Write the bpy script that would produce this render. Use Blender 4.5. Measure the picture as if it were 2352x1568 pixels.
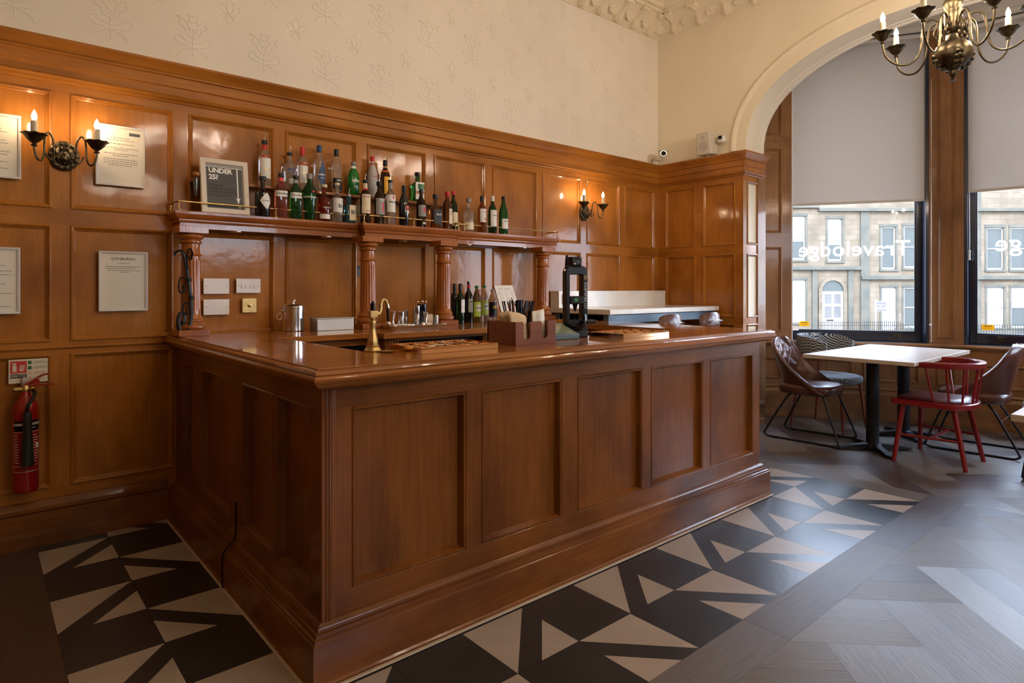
import bpy, math, random
from math import sin, cos, pi, radians, sqrt, atan2
from mathutils import Vector, Matrix

for o in list(bpy.data.objects): bpy.data.objects.remove(o)
SC = bpy.context.scene
COL = SC.collection
rnd = random.Random(7)

# ------------------------------------------------------------------ camera
cd = bpy.data.cameras.new('camera'); cam = bpy.data.objects.new('camera', cd); COL.objects.link(cam)
YAW = radians(49.36)
cam.location = (0, 0, 1.42)
cam.rotation_euler = (radians(90), 0, YAW - radians(90))
cd.sensor_width = 36; cd.lens = 1436 / 2352 * 36
cd.shift_y = -(784 - 662) / 2352
cd.clip_start = .05; cd.clip_end = 300
SC.camera = cam
# ------------------------------------------------------------------ view
SC.view_settings.view_transform = 'Standard'; SC.view_settings.look = 'None'
SC.view_settings.exposure = EXPO = 1.58
SC.view_settings.gamma = 1; SC.view_settings.use_curve_mapping = False
# ------------------------------------------------------------------ sky
W = bpy.data.worlds.new('sky'); SC.world = W; W.use_nodes = True
nt = W.node_tree; nt.nodes.clear()
bg = nt.nodes.new('ShaderNodeBackground'); wo = nt.nodes.new('ShaderNodeOutputWorld')
tc = nt.nodes.new('ShaderNodeTexCoord'); sx = nt.nodes.new('ShaderNodeSeparateXYZ'); rp = nt.nodes.new('ShaderNodeValToRGB')
nt.links.new(tc.outputs['Generated'], sx.inputs[0]); nt.links.new(sx.outputs['Z'], rp.inputs[0])
rp.color_ramp.elements[0].position = 0.0; rp.color_ramp.elements[0].color = (.78, .87, 1, 1)
rp.color_ramp.elements[1].position = .7; rp.color_ramp.elements[1].color = (.50, .68, 1, 1)
nt.links.new(rp.outputs[0], bg.inputs[0]); bg.inputs[1].default_value = SKY = 5.0
nt.links.new(bg.outputs[0], wo.inputs[0])
# ------------------------------------------------------------------ sun on the street front
sd = bpy.data.lights.new('sun', 'SUN'); sun = bpy.data.objects.new('sun', sd); COL.objects.link(sun)
sd.energy = 1.3; sd.angle = radians(4); sd.color = (1, .90, .76)
sun.rotation_euler = Vector((-.75, -.35, .62)).to_track_quat('Z', 'Y').to_euler()
LAMP = 300.0           # strength of every candle bulb
WARM = (1, .80, .58)

# ================================================================== helpers
def socket(n, names, v):
    for k in names:
        if k in n.inputs:
            n.inputs[k].default_value = v; return
def principled(name, col, rough=.5, metal=0, spec=.5, coat=0, coatr=.08, trans=0, ior=1.45, emis=None, es=0, alpha=1, sheen=0):
    m = bpy.data.materials.new(name); m.use_nodes = True
    b = m.node_tree.nodes['Principled BSDF']
    b.inputs['Base Color'].default_value = (*col, 1)
    b.inputs['Roughness'].default_value = rough; b.inputs['Metallic'].default_value = metal
    socket(b, ['Specular IOR Level', 'Specular'], spec)
    socket(b, ['Coat Weight'], coat); socket(b, ['Coat Roughness'], coatr)
    socket(b, ['Transmission Weight'], trans); b.inputs['IOR'].default_value = ior
    socket(b, ['Sheen Weight'], sheen)
    b.inputs['Alpha'].default_value = alpha
    if emis: socket(b, ['Emission Color'], (*emis, 1)); socket(b, ['Emission Strength'], es)
    return m
def noisy(m, c1, c2, scale=6, stretch=(1, 1, 1), detail=5, bump=0, bscale=40, lo=.3, hi=.7, rr=None):
    """vary a material's own colour (and roughness) with noise in object space, add a fine bump"""
    n = m.node_tree.nodes; l = m.node_tree.links; b = n['Principled BSDF']
    tc = n.new('ShaderNodeTexCoord'); mp = n.new('ShaderNodeMapping'); mp.inputs['Scale'].default_value = stretch
    l.new(tc.outputs['Object'], mp.inputs[0])
    t = n.new('ShaderNodeTexNoise'); t.inputs['Scale'].default_value = scale; t.inputs['Detail'].default_value = detail
    l.new(mp.outputs[0], t.inputs['Vector'])
    r = n.new('ShaderNodeValToRGB'); r.color_ramp.elements[0].position = lo; r.color_ramp.elements[1].position = hi
    r.color_ramp.elements[0].color = (*c1, 1); r.color_ramp.elements[1].color = (*c2, 1)
    l.new(t.outputs['Fac'], r.inputs[0]); l.new(r.outputs[0], b.inputs['Base Color'])
    if rr:
        q = n.new('ShaderNodeMapRange'); q.inputs['To Min'].default_value = rr[0]; q.inputs['To Max'].default_value = rr[1]
        l.new(t.outputs['Fac'], q.inputs[0]); l.new(q.outputs[0], b.inputs['Roughness'])
    if bump:
        t2 = n.new('ShaderNodeTexNoise'); t2.inputs['Scale'].default_value = bscale; t2.inputs['Detail'].default_value = 3
        l.new(mp.outputs[0], t2.inputs['Vector'])
        bp = n.new('ShaderNodeBump'); bp.inputs['Strength'].default_value = bump; bp.inputs['Distance'].default_value = .01
        l.new(t2.outputs['Fac'], bp.inputs['Height']); l.new(bp.outputs[0], b.inputs['Normal'])
    return m
def wood(name, c1, c2, dark, axis='z', coat=.42, rough=.42, k=1, coatr=.1, wave=.12):
    """varnished timber: long streaks along one axis, broad darker clouds, slightly wavy varnish"""
    m = principled(name, c1, rough, coat=coat, coatr=coatr, spec=.18)
    n = m.node_tree.nodes; l = m.node_tree.links; b = n['Principled BSDF']
    tc = n.new('ShaderNodeTexCoord'); mp = n.new('ShaderNodeMapping')
    s = {'x': (.05, 1, 1), 'y': (1, .05, 1), 'z': (1, 1, .05)}[axis]
    mp.inputs['Scale'].default_value = s; l.new(tc.outputs['Object'], mp.inputs[0])
    t = n.new('ShaderNodeTexNoise'); t.inputs['Scale'].default_value = 55 * k; t.inputs['Detail'].default_value = 6; t.inputs['Roughness'].default_value = .65
    l.new(mp.outputs[0], t.inputs['Vector'])
    r = n.new('ShaderNodeValToRGB'); r.color_ramp.elements[0].position = .34; r.color_ramp.elements[1].position = .66
    r.color_ramp.elements[0].color = (*c1, 1); r.color_ramp.elements[1].color = (*c2, 1); l.new(t.outputs['Fac'], r.inputs[0])
    t2 = n.new('ShaderNodeTexNoise'); t2.inputs['Scale'].default_value = 3.2 * k; t2.inputs['Detail'].default_value = 4
    mp2 = n.new('ShaderNodeMapping'); mp2.inputs['Scale'].default_value = tuple(.5 + .5 * q for q in s); l.new(tc.outputs['Object'], mp2.inputs[0]); l.new(mp2.outputs[0], t2.inputs['Vector'])
    r2 = n.new('ShaderNodeValToRGB'); r2.color_ramp.elements[0].position = .44; r2.color_ramp.elements[1].position = .74
    r2.color_ramp.elements[0].color = (0, 0, 0, 1); r2.color_ramp.elements[1].color = (.85, .85, .85, 1); l.new(t2.outputs['Fac'], r2.inputs[0])
    mx = n.new('ShaderNodeMix'); mx.data_type = 'RGBA'
    l.new(r2.outputs[0], mx.inputs['Factor']); l.new(r.outputs[0], mx.inputs[6]); mx.inputs[7].default_value = (*dark, 1)
    l.new(mx.outputs[2], b.inputs['Base Color'])
    t3 = n.new('ShaderNodeTexNoise'); t3.inputs['Scale'].default_value = 9; t3.inputs['Detail'].default_value = 3; l.new(tc.outputs['Object'], t3.inputs['Vector'])
    bp = n.new('ShaderNodeBump'); bp.inputs['Strength'].default_value = wave; bp.inputs['Distance'].default_value = .01
    ad = n.new('ShaderNodeMath'); ad.operation = 'MULTIPLY_ADD'; ad.inputs[1].default_value = .12
    l.new(t.outputs['Fac'], ad.inputs[0]); l.new(t3.outputs['Fac'], ad.inputs[2])
    l.new(ad.outputs[0], bp.inputs['Height']); l.new(bp.outputs[0], b.inputs['Normal'])
    if 'Coat Normal' in b.inputs: l.new(bp.outputs[0], b.inputs['Coat Normal'])
    return m

class MB:
    """collects faces, builds one mesh object"""
    def __init__(s): s.v = []; s.f = []; s.mi = []; s.uv = {}; s.rn = {}
    def face(s, idx, mi=0): s.f.append(tuple(idx)); s.mi.append(mi)
    def poly(s, pts, mi=0, uv=None, r=None):
        k = len(s.v); s.v += [tuple(p) for p in pts]; s.face(range(k, k + len(pts)), mi)
        if uv: s.uv[len(s.f) - 1] = uv
        if r is not None: s.rn[len(s.f) - 1] = r
    def box(s, x0, y0, z0, x1, y1, z1, mi=0, M=None):
        k = len(s.v)
        P = [(x0, y0, z0), (x1, y0, z0), (x1, y1, z0), (x0, y1, z0), (x0, y0, z1), (x1, y0, z1), (x1, y1, z1), (x0, y1, z1)]
        if M: P = [tuple(M @ Vector(p)) for p in P]
        s.v += P
        for q in ((0, 3, 2, 1), (4, 5, 6, 7), (0, 1, 5, 4), (1, 2, 6, 5), (2, 3, 7, 6), (3, 0, 4, 7)): s.face([k + i for i in q], mi)
        return s
    def rings(s, R, close=True, caps=(True, True), mi=0, loop=False):
        k = len(s.v); n = len(R[0])
        for r in R: s.v += [tuple(p) for p in r]
        m = len(R)
        for i in range(m if loop else m - 1):
            a = k + i * n; b = k + ((i + 1) % m) * n
            for j in range(n if close else n - 1):
                j2 = (j + 1) % n; s.face((a + j, a + j2, b + j2, b + j), mi)
        if not loop and close:
            if caps[0]: s.face([k + j for j in range(n)][::-1], mi)
            if caps[1]: s.face([k + (m - 1) * n + j for j in range(n)], mi)
        return s
    def lathe(s, prof, seg=24, c=(0, 0, 0), M=None, mi=0, sq=0, yk=1, caps=(True, True)):
        R = []
        for r, z in prof:
            ring = []
            for j in range(seg):
                a = 2 * pi * (j + .5) / seg; ca, sa = cos(a), sin(a)
                q = 1
                if sq: q = (abs(ca) ** sq + abs(sa) ** sq) ** (-1 / sq)
                p = Vector((max(r, 1e-5) * ca * q, max(r, 1e-5) * sa * q * yk, z))
                if M: p = M @ p
                ring.append((p.x + c[0], p.y + c[1], p.z + c[2]))
            R.append(ring)
        return s.rings(R, caps=caps, mi=mi)
    def cyl(s, a, b, r, r2=None, seg=12, mi=0): return s.tube([a, b], [r, r if r2 is None else r2], seg, mi)
    def tube(s, pts, r, seg=8, mi=0, loop=False, flat=None):
        P = [Vector(p) for p in pts]; n = len(P)
        rr = r if isinstance(r, (list, tuple)) else [r] * n
        T = []
        for i in range(n):
            a = P[(i - 1) % n] if (i or loop) else P[0]; b = P[(i + 1) % n] if (i < n - 1 or loop) else P[-1]
            T.append((b - a).normalized())
        u = T[0].orthogonal().normalized()
        if flat is not None: u = (Vector(flat) - T[0] * Vector(flat).dot(T[0])).normalized()
        R = []
        for i in range(n):
            u = (u - T[i] * u.dot(T[i]))
            u = u.normalized() if u.length > 1e-6 else T[i].orthogonal().normalized()
            w = T[i].cross(u); q = rr[i]; qa, qb = q if isinstance(q, (list, tuple)) else (q, q)
            R.append([tuple(P[i] + u * (qa * cos(2 * pi * j / seg)) + w * (qb * sin(2 * pi * j / seg))) for j in range(seg)])
        return s.rings(R, mi=mi, loop=loop)
    def sphere(s, c, r, seg=12, n=8, mi=0, k=(1, 1, 1)):
        R = []
        for i in range(n + 1):
            t = pi * i / n; z = -cos(t); q = max(sin(t), 1e-4)
            R.append([(c[0] + r * k[0] * q * cos(2 * pi * j / seg), c[1] + r * k[1] * q * sin(2 * pi * j / seg), c[2] + r * k[2] * z) for j in range(seg)])
        return s.rings(R, mi=mi)
    def sweep(s, path, prof, closed=False, mi=0, cap=True):
        """moulding: profile (out, z) swept along a plan path with mitred corners, out = right-hand side"""
        n = len(path); R = []
        P = [Vector(p[:2]) for p in path]
        for i in range(n):
            d0 = (P[i] - P[i - 1]).normalized() if (i or closed) else None
            d1 = (P[(i + 1) % n] - P[i]).normalized() if (i < n - 1 or closed) else None
            if d0 is None: d0 = d1
            if d1 is None: d1 = d0
            n0 = Vector((d0.y, -d0.x)); n1 = Vector((d1.y, -d1.x)); m = (n0 + n1)
            m = m.normalized(); m = m / max(m.dot(n0), .2)
            R.append([(P[i].x + m.x * o, P[i].y + m.y * o, z) for o, z in prof])
        k = len(s.v); q = len(prof)
        for r in R: s.v += r
        for i in range(n if closed else n - 1):
            a = k + i * q; b = k + ((i + 1) % n) * q
            for j in range(q): s.face((a + j, b + j, b + (j + 1) % q, a + (j + 1) % q), mi)
        if not closed and cap:
            s.face([k + j for j in range(q)][::-1], mi); s.face([k + (n - 1) * q + j for j in range(q)], mi)
        return s
    def frame(s, O, U, V, N, u0, u1, v0, v1, prof, mi=0, fill=True, mf=None):
        """mitred rectangular moulding: prof of (inset, height along N); optionally fills the middle"""
        O, U, V, N = Vector(O), Vector(U), Vector(V), Vector(N); k = len(s.v)
        for a, h in prof:
            for u, v in ((u0 + a, v0 + a), (u1 - a, v0 + a), (u1 - a, v1 - a), (u0 + a, v1 - a)): s.v.append(tuple(O + U * u + V * v + N * h))
        for i in range(len(prof) - 1):
            for j in range(4):
                j2 = (j + 1) % 4; s.face((k + 4 * i + j, k + 4 * i + j2, k + 4 * i + 4 + j2, k + 4 * i + 4 + j), mi)
        e = k + 4 * (len(prof) - 1)
        if fill: s.face((e, e + 1, e + 2, e + 3), mi if mf is None else mf)
        return s
    def prism(s, poly, O, U, V, N, h0, h1, mi=0):
        O, U, V, N = Vector(O), Vector(U), Vector(V), Vector(N)
        A = [tuple(O + U * a + V * b + N * h0) for a, b in poly]; B = [tuple(O + U * a + V * b + N * h1) for a, b in poly]
        return s.rings([A, B], mi=mi)
    def mesh(s, me, M, mi=0):
        k = len(s.v); s.v += [tuple(M @ v.co) for v in me.vertices]
        for p in me.polygons: s.face([k + i for i in p.vertices], mi)
        return s
    def build(s, name, mats, parent=None, smooth=35, bevel=0, loc=None, rz=0, solid=0, sub=0, recalc=True):
        me = bpy.data.meshes.new(name); me.from_pydata(s.v, [], s.f)
        if not isinstance(mats, (list, tuple)): mats = [mats]
        for m in mats: me.materials.append(m)
        me.polygons.foreach_set('material_index', s.mi)
        if s.uv:
            L = me.uv_layers.new(name='uv'); 
            for fi, uv in s.uv.items():
                for li, q in zip(me.polygons[fi].loop_indices, uv): L.data[li].uv = q
        if s.rn:
            A = me.attributes.new('rn', 'FLOAT', 'FACE')
            for fi, q in s.rn.items(): A.data[fi].value = q
        if recalc and not s.uv:
            import bmesh
            b = bmesh.new(); b.from_mesh(me); bmesh.ops.recalc_face_normals(b, faces=b.faces); b.to_mesh(me); b.free()
        if smooth:
            me.polygons.foreach_set('use_smooth', [True] * len(me.polygons)); me.set_sharp_from_angle(angle=radians(smooth))
        me.update()
        o = bpy.data.objects.new(name, me); COL.objects.link(o)
        if parent is not None: o.parent = parent
        if loc is not None: o.location = loc
        if rz: o.rotation_euler.z = rz
        if solid: d = o.modifiers.new('solid', 'SOLIDIFY'); d.thickness = solid; d.offset = 0
        if bevel: d = o.modifiers.new('bevel', 'BEVEL'); d.width = bevel; d.segments = 2; d.limit_method = 'ANGLE'; d.angle_limit = radians(40)
        if sub: d = o.modifiers.new('sub', 'SUBSURF'); d.levels = d.render_levels = sub
        return o
def tag(o, label=None, cat=None, group=None, kind=None):
    if label: o['label'] = label
    if cat: o['category'] = cat
    if group: o['group'] = group
    if kind: o['kind'] = kind
    return o
def thing(name, label, cat, loc=(0, 0, 0), rz=0, group=None):
    o = bpy.data.objects.new(name, None); COL.objects.link(o); o.location = loc; o.rotation_euler.z = rz; o.empty_display_size = .1
    return tag(o, label, cat, group)
def struct(o): o['kind'] = 'structure'; return o
def kids(o): return [c for c in bpy.data.objects if c.parent == o]
def copy_tree(o, parent=None):
    c = o.copy(); COL.objects.link(c)
    if parent is not None: c.parent = parent
    for k in kids(o): copy_tree(k, c)
    return c
def spline(P, n=8, loop=False):
    P = [Vector(p) for p in P]; out = []; m = len(P)
    for i in range(m if loop else m - 1):
        a = P[(i - 1) % m] if (i or loop) else P[0] * 2 - P[1]; b = P[i]; c = P[(i + 1) % m]
        d = P[(i + 2) % m] if (i < m - 2 or loop) else P[-1] * 2 - P[-2]
        for j in range(n):
            t = j / n; out.append(.5 * ((2 * b) + (c - a) * t + (2 * a - 5 * b + 4 * c - d) * t * t + (3 * b - a - 3 * c + d) * t ** 3))
    if not loop: out.append(P[-1])
    return out
_tx = {}
def textmesh(s, size=1, al='CENTER', bold=0, space=1):
    key = (s, size, al, bold, space)
    if key in _tx: return _tx[key]
    c = bpy.data.curves.new('t', 'FONT'); c.body = s; c.size = size; c.align_x = al; c.align_y = 'CENTER'; c.offset = bold; c.space_character = space; c.resolution_u = 3
    o = bpy.data.objects.new('t', c); COL.objects.link(o); bpy.context.view_layer.update()
    me = bpy.data.meshes.new_from_object(o.evaluated_get(bpy.context.evaluated_depsgraph_get()))
    bpy.data.objects.remove(o); bpy.data.curves.remove(c); _tx[key] = me
    return me
def flat_text(name, s, size, O, U, V, N, mat, parent=None, lift=.0006, al='CENTER', bold=0, space=1, mirror=False):
    """lettering as a very thin raised mesh on a plane"""
    me = textmesh(s, size, al, bold, space); b = MB(); O, U, V, N = Vector(O), Vector(U), Vector(V), Vector(N)
    M = Matrix(((U.x, V.x, N.x, O.x + N.x * lift), (U.y, V.y, N.y, O.y + N.y * lift), (U.z, V.z, N.z, O.z + N.z * lift), (0, 0, 0, 1)))
    b.mesh(me, M); return b.build(name, mat, parent, smooth=0, recalc=False)
X, Y, Z = Vector((1, 0, 0)), Vector((0, 1, 0)), Vector((0, 0, 1)); NY = -Y; NX = -X

# ================================================================== materials
H1, H2, HD = (.36, .130, .016), (.43, .162, .024), (.19, .056, .009)
woodz = wood('honey_wood_upright', H1, H2, HD, 'z'); woodx = wood('honey_wood_along', H1, H2, HD, 'x'); woody = wood('honey_wood_across', H1, H2, HD, 'y')
B1, B2, BD = (.178, .054, .008), (.24, .082, .012), (.065, .017, .003)
barz = wood('bar_wood_upright', B1, B2, BD, 'z', coat=.5); barx = wood('bar_wood_along', B1, B2, BD, 'x', coat=.5); bary = wood('bar_wood_across', B1, B2, BD, 'y', coat=.6)
topx = wood('counter_top_wood', (.28, .088, .010), (.37, .13, .018), (.17, .048, .008), 'x', coat=.8, rough=.35, coatr=.06, wave=.08)
redz = wood('column_wood', (.29, .078, .011), (.40, .125, .02), (.17, .042, .009), 'z', coat=.7); redx = wood('shelf_wood', (.29, .080, .012), (.40, .13, .022), (.18, .045, .010), 'x', coat=.7)
bayz = wood('bay_wood_upright', (.25, .115, .045), (.33, .165, .07), (.14, .06, .024), 'z', coat=.25, rough=.5); bayx = wood('bay_wood_level', (.25, .115, .045), (.33, .165, .07), (.14, .06, .024), 'x', coat=.25, rough=.5)
plaster = noisy(principled('cream_plaster', (.7, .6, .47), .75), (.82, .77, .70), (.85, .80, .73), 2, bump=.12, bscale=55)
plaster2 = noisy(principled('warm_plaster', (.72, .57, .37), .7), (.80, .72, .57), (.84, .76, .61), 2, bump=.06, bscale=40)
white_paint = principled('white_paint', (.78, .74, .68), .5)
brass = noisy(principled('brass', (.5, .35, .14), .3, 1), (.44, .30, .12), (.60, .43, .19), 20, rr=(.26, .42))
bronze = noisy(principled('aged_bronze', (.25, .17, .08), .4, 1), (.05, .04, .026), (.15, .115, .068), 25, rr=(.3, .5), bump=.1, bscale=60)
steel = principled('polished_steel', (.72, .72, .72), .16, 1); brushed = principled('brushed_steel', (.5, .47, .42), .38, 1)
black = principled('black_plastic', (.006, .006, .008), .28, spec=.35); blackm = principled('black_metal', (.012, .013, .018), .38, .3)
iron = noisy(principled('wrought_iron', (.012, .012, .014), .4, .4), (.008, .008, .01), (.03, .028, .028), 30, bump=.2, bscale=50)
whiteplastic = principled('white_plastic', (.78, .76, .76), .35); screw = principled('screw_metal', (.25, .24, .22), .4, .9)
framewhite = principled('silver_white_frame', (.62, .6, .58), .35); paper = principled('paper', (.72, .67, .58), .6); ink = principled('grey_ink', (.10, .10, .10), .6); dkink = principled('dark_ink', (.02, .02, .025), .6)
candle_mat = principled('candle_sleeve', (.55, .48, .36), .5)
bulb_mat = principled('lit_bulb', (1, .9, .7), .4, emis=WARM, es=LAMP); sconce_bulb = principled('lit_sconce_bulb', (1, .9, .7), .4, emis=(1, .70, .40), es=LAMP * .26)
marble = noisy(principled('white_marble', (.74, .72, .68), .18), (.60, .60, .60), (.80, .78, .74), 3, stretch=(1, .4, 1), detail=8, lo=.28, hi=.5)
redpaint = principled('red_paint', (.20, .007, .010), .3, coat=.4); white_ink = principled('white_ink', (.85, .85, .83), .5)
# ================================================================== floor
def clip(poly, x0, x1, y0, y1):
    for ax, lim, sg in ((0, x0, 1), (0, x1, -1), (1, y0, 1), (1, y1, -1)):
        out = []
        for i in range(len(poly)):
            a, b = poly[i - 1], poly[i]; da, db = sg * (a[ax] - lim), sg * (b[ax] - lim)
            if (da >= 0) != (db >= 0):
                t = da / (da - db); out.append((a[0] + (b[0] - a[0]) * t, a[1] + (b[1] - a[1]) * t))
            if db >= 0: out.append(b)
        poly = out
        if not poly: return []
    return poly
def shrink(poly, d):
    cx = sum(p[0] for p in poly) / len(poly); cy = sum(p[1] for p in poly) / len(poly); o = []
    for x, y in poly:
        l = max(math.hypot(x - cx, y - cy), 1e-6); k = max(0, l - d * 1.3) / l; o.append((cx + (x - cx) * k, cy + (y - cy) * k))
    return o
FL = MB()
FL.box(-4, -5, -.2, 8.25, 4.6, -.0012, 3)
def plank(poly, ang, reg):
    p = clip(poly, *reg)
    if len(p) < 3: return
    p = shrink(p, .0008); c, s_ = cos(ang), sin(ang)
    FL.poly([(x, y, 0) for x, y in p], 0, [(x * c + y * s_, -x * s_ + y * c) for x, y in p], rnd.random())
def herring(reg):
    S0, T0, Bk = 1.44, 2.596, .375; L = 2 * Bk; q = sqrt(.5)
    def rect(s0, s1, t0, t1): return [((s + t) * q, (t - s) * q) for s, t in ((s0, t0), (s1, t0), (s1, t1), (s0, t1))]
    cs = [((x - y) * q, (x + y) * q) for x in reg[:2] for y in reg[2:]]
    for k in range(-30, 40):
        for n in range(-8, 9):
            ds = 2 * L * n
            for h in (0, 1):
                t0 = T0 + k * Bk + h * Bk / 2
                r = rect(S0 + k * Bk - L + ds, S0 + k * Bk + ds, t0, t0 + Bk / 2)
                if max(p[0] for p in r) > reg[0] and min(p[0] for p in r) < reg[1] and max(p[1] for p in r) > reg[2] and min(p[1] for p in r) < reg[3]: plank(r, -pi / 4, reg)
                s0 = S0 + k * Bk + h * Bk / 2 + ds
                r = rect(s0, s0 + Bk / 2, T0 + (k + 1) * Bk - L, T0 + (k + 1) * Bk)
                if max(p[0] for p in r) > reg[0] and min(p[0] for p in r) < reg[1] and max(p[1] for p in r) > reg[2] and min(p[1] for p in r) < reg[3]: plank(r, pi / 4, reg)
def boards(x0, x1, y0, y1, along, joint, ln=1.31):
    a0, a1 = (x0, x1) if along == 'x' else (y0, y1); a = joint - ln * math.ceil((joint - a0) / ln)
    while a < a1:
        r = [(a, y0), (a + ln, y0), (a + ln, y1), (a, y1)] if along == 'x' else [(x0, a), (x1, a), (x1, a + ln), (x0, a + ln)]
        plank(r, 0 if along == 'x' else pi / 2, (x0, x1, y0, y1)); a += ln
def tri(pts, mi): FL.poly([(x, y, 0) for x, y in pts], mi)
def tile(x0, x1, y0, y1, kind):
    g = .0008; x0 += g; x1 -= g; y0 += g; y1 -= g; w = x1 - x0; h = y1 - y0
    P = lambda u, v: (x0 + w * u, y0 + h * v)
    a = .375
    if kind == 0: tri([P(0, 0), P(1, 0), P(1, 1), P(0, 1)], 1); return
    if kind == 1:   # big pale wedge upper left, small one lower right
        tri([P(0, 0), P(1, 1), P(0, 1)], 2); tri([P(a, 0), P(1, 0), P(1, 1 - a)], 2); tri([P(0, 0), P(a, 0), P(1, 1 - a), P(1, 1)], 1)
    else:
        tri([P(0, 1), P(1, 0), P(1, 1)], 2); tri([P(0, 0), P(1 - a, 0), P(0, 1 - a)], 2); tri([P(1 - a, 0), P(1, 0), P(0, 1), P(0, 1 - a)], 1)
TX = .3263
for i in range(-4, 10):
    for j in (-1, 0): tile(1.518 + TX * i - 0, 1.518 + TX * (i + 1), 1.735 + .345 * j, 1.735 + .345 * (j + 1), 0 if (i + j) % 2 else (1 if i % 2 == 0 else 2))
for i in (8, 9):
    for j in range(1, 7): tile(1.518 + TX * i, 1.518 + TX * (i + 1), 1.735 + .345 * j, 1.735 + .345 * (j + 1), 0 if (i + j) % 2 else (1 if i % 2 == 0 else 2))
for j in range(-6, 1):
    y1 = 4.563 + .351 * j
    for i, (xa, xb) in enumerate(((.255, .577), (.577, .897))): tile(xa, xb, max(y1 - .351, 2.08), y1, 0 if (i + j) % 2 == 0 else (1 if i == 0 else 2))
XE = 1.518 + TX * 10
boards(-4, XE + .2, 1.185, 1.39, 'x', 2.5); boards(XE, XE + .2, 1.39, 4.6, 'y', 1.39); boards(.05, .255, 2.08, 4.6, 'y', 3.3); boards(-.15, .05, 1.39, 4.6, 'y', 2.9); boards(.05, .213, 1.39, 2.08, 'y', 2.08)
herring((-4, XE + .2, -5, 1.185)); herring((XE + .2, 8.25, -5, 4.6)); herring((-4, -.15, 1.39, 4.6))
FL.box(.93, 2.2, -.001, 4.1, 4.5, .002, 3)
# plank material: tone per board, fine grain along the board
pm = principled('floor_boards', (.1, .07, .05), .33, spec=1.0, coat=.12, coatr=.3); n = pm.node_tree.nodes; l = pm.node_tree.links; b = n['Principled BSDF']
at = n.new('ShaderNodeAttribute'); at.attribute_name = 'rn'
r = n.new('ShaderNodeValToRGB'); r.color_ramp.elements[0].color = (.055, .028, .018, 1); r.color_ramp.elements[1].color = (.21, .17, .13, 1); l.new(at.outputs['Fac'], r.inputs[0])
uvn = n.new('ShaderNodeUVMap'); uvn.uv_map = 'uv'; mp = n.new('ShaderNodeMapping'); mp.inputs['Scale'].default_value = (1.6, 30, 1); l.new(uvn.outputs[0], mp.inputs[0])
cb = n.new('ShaderNodeCombineXYZ'); ml = n.new('ShaderNodeMath'); ml.operation = 'MULTIPLY'; ml.inputs[1].default_value = 37; l.new(at.outputs['Fac'], ml.inputs[0]); l.new(ml.outputs[0], cb.inputs[2]); l.new(cb.outputs[0], mp.inputs['Location'])
t = n.new('ShaderNodeTexNoise'); t.inputs['Scale'].default_value = 3; t.inputs['Detail'].default_value = 7; t.inputs['Roughness'].default_value = .7; l.new(mp.outputs[0], t.inputs['Vector'])
mx = n.new('ShaderNodeMix'); mx.data_type = 'RGBA'; mx.blend_type = 'MULTIPLY'; mx.inputs['Factor'].default_value = .75
r2 = n.new('ShaderNodeValToRGB'); r2.color_ramp.elements[0].position = .3; r2.color_ramp.elements[1].position = .7; r2.color_ramp.elements[0].color = (.45, .42, .40, 1); r2.color_ramp.elements[1].color = (1.2, 1.2, 1.2, 1)
l.new(t.outputs['Fac'], r2.inputs[0]); l.new(r.outputs[0], mx.inputs[6]); l.new(r2.outputs[0], mx.inputs[7]); l.new(mx.outputs[2], b.inputs['Base Color'])
rg = n.new('ShaderNodeMapRange'); rg.inputs['To Min'].default_value = .24; rg.inputs['To Max'].default_value = .5; sc2 = n.new('ShaderNodeMath'); sc2.operation = 'MULTIPLY_ADD'; sc2.inputs[1].default_value = .5; l.new(t.outputs['Fac'], sc2.inputs[0]); fr2 = n.new('ShaderNodeMath'); fr2.operation = 'FRACT'; m7 = n.new('ShaderNodeMath'); m7.operation = 'MULTIPLY'; m7.inputs[1].default_value = 7.3; l.new(at.outputs['Fac'], m7.inputs[0]); l.new(m7.outputs[0], fr2.inputs[0]); hf = n.new('ShaderNodeMath'); hf.operation = 'MULTIPLY'; hf.inputs[1].default_value = .6; l.new(fr2.outputs[0], hf.inputs[0]); l.new(hf.outputs[0], sc2.inputs[2]); l.new(sc2.outputs[0], rg.inputs[0]); l.new(rg.outputs[0], b.inputs['Roughness'])
bp = n.new('ShaderNodeBump'); bp.inputs['Strength'].default_value = .4; bp.inputs['Distance'].default_value = .005; l.new(t.outputs['Fac'], bp.inputs['Height']); l.new(bp.outputs[0], b.inputs['Normal'])
tile_dark = noisy(principled('charcoal_tile', (.02, .02, .022), .32, spec=.9), (.014, .014, .016), (.028, .027, .028), 4, detail=8, bump=.06, bscale=30)
tile_pale = noisy(principled('stone_tile', (.4, .33, .27), .36, spec=.8), (.38, .31, .25), (.46, .38, .31), 5, detail=8, bump=.06, bscale=30)
joint = principled('floor_joint', (.012, .01, .009), .7)
floor = struct(FL.build('floor', [pm, tile_dark, tile_pale, joint], smooth=0, recalc=False))

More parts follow.
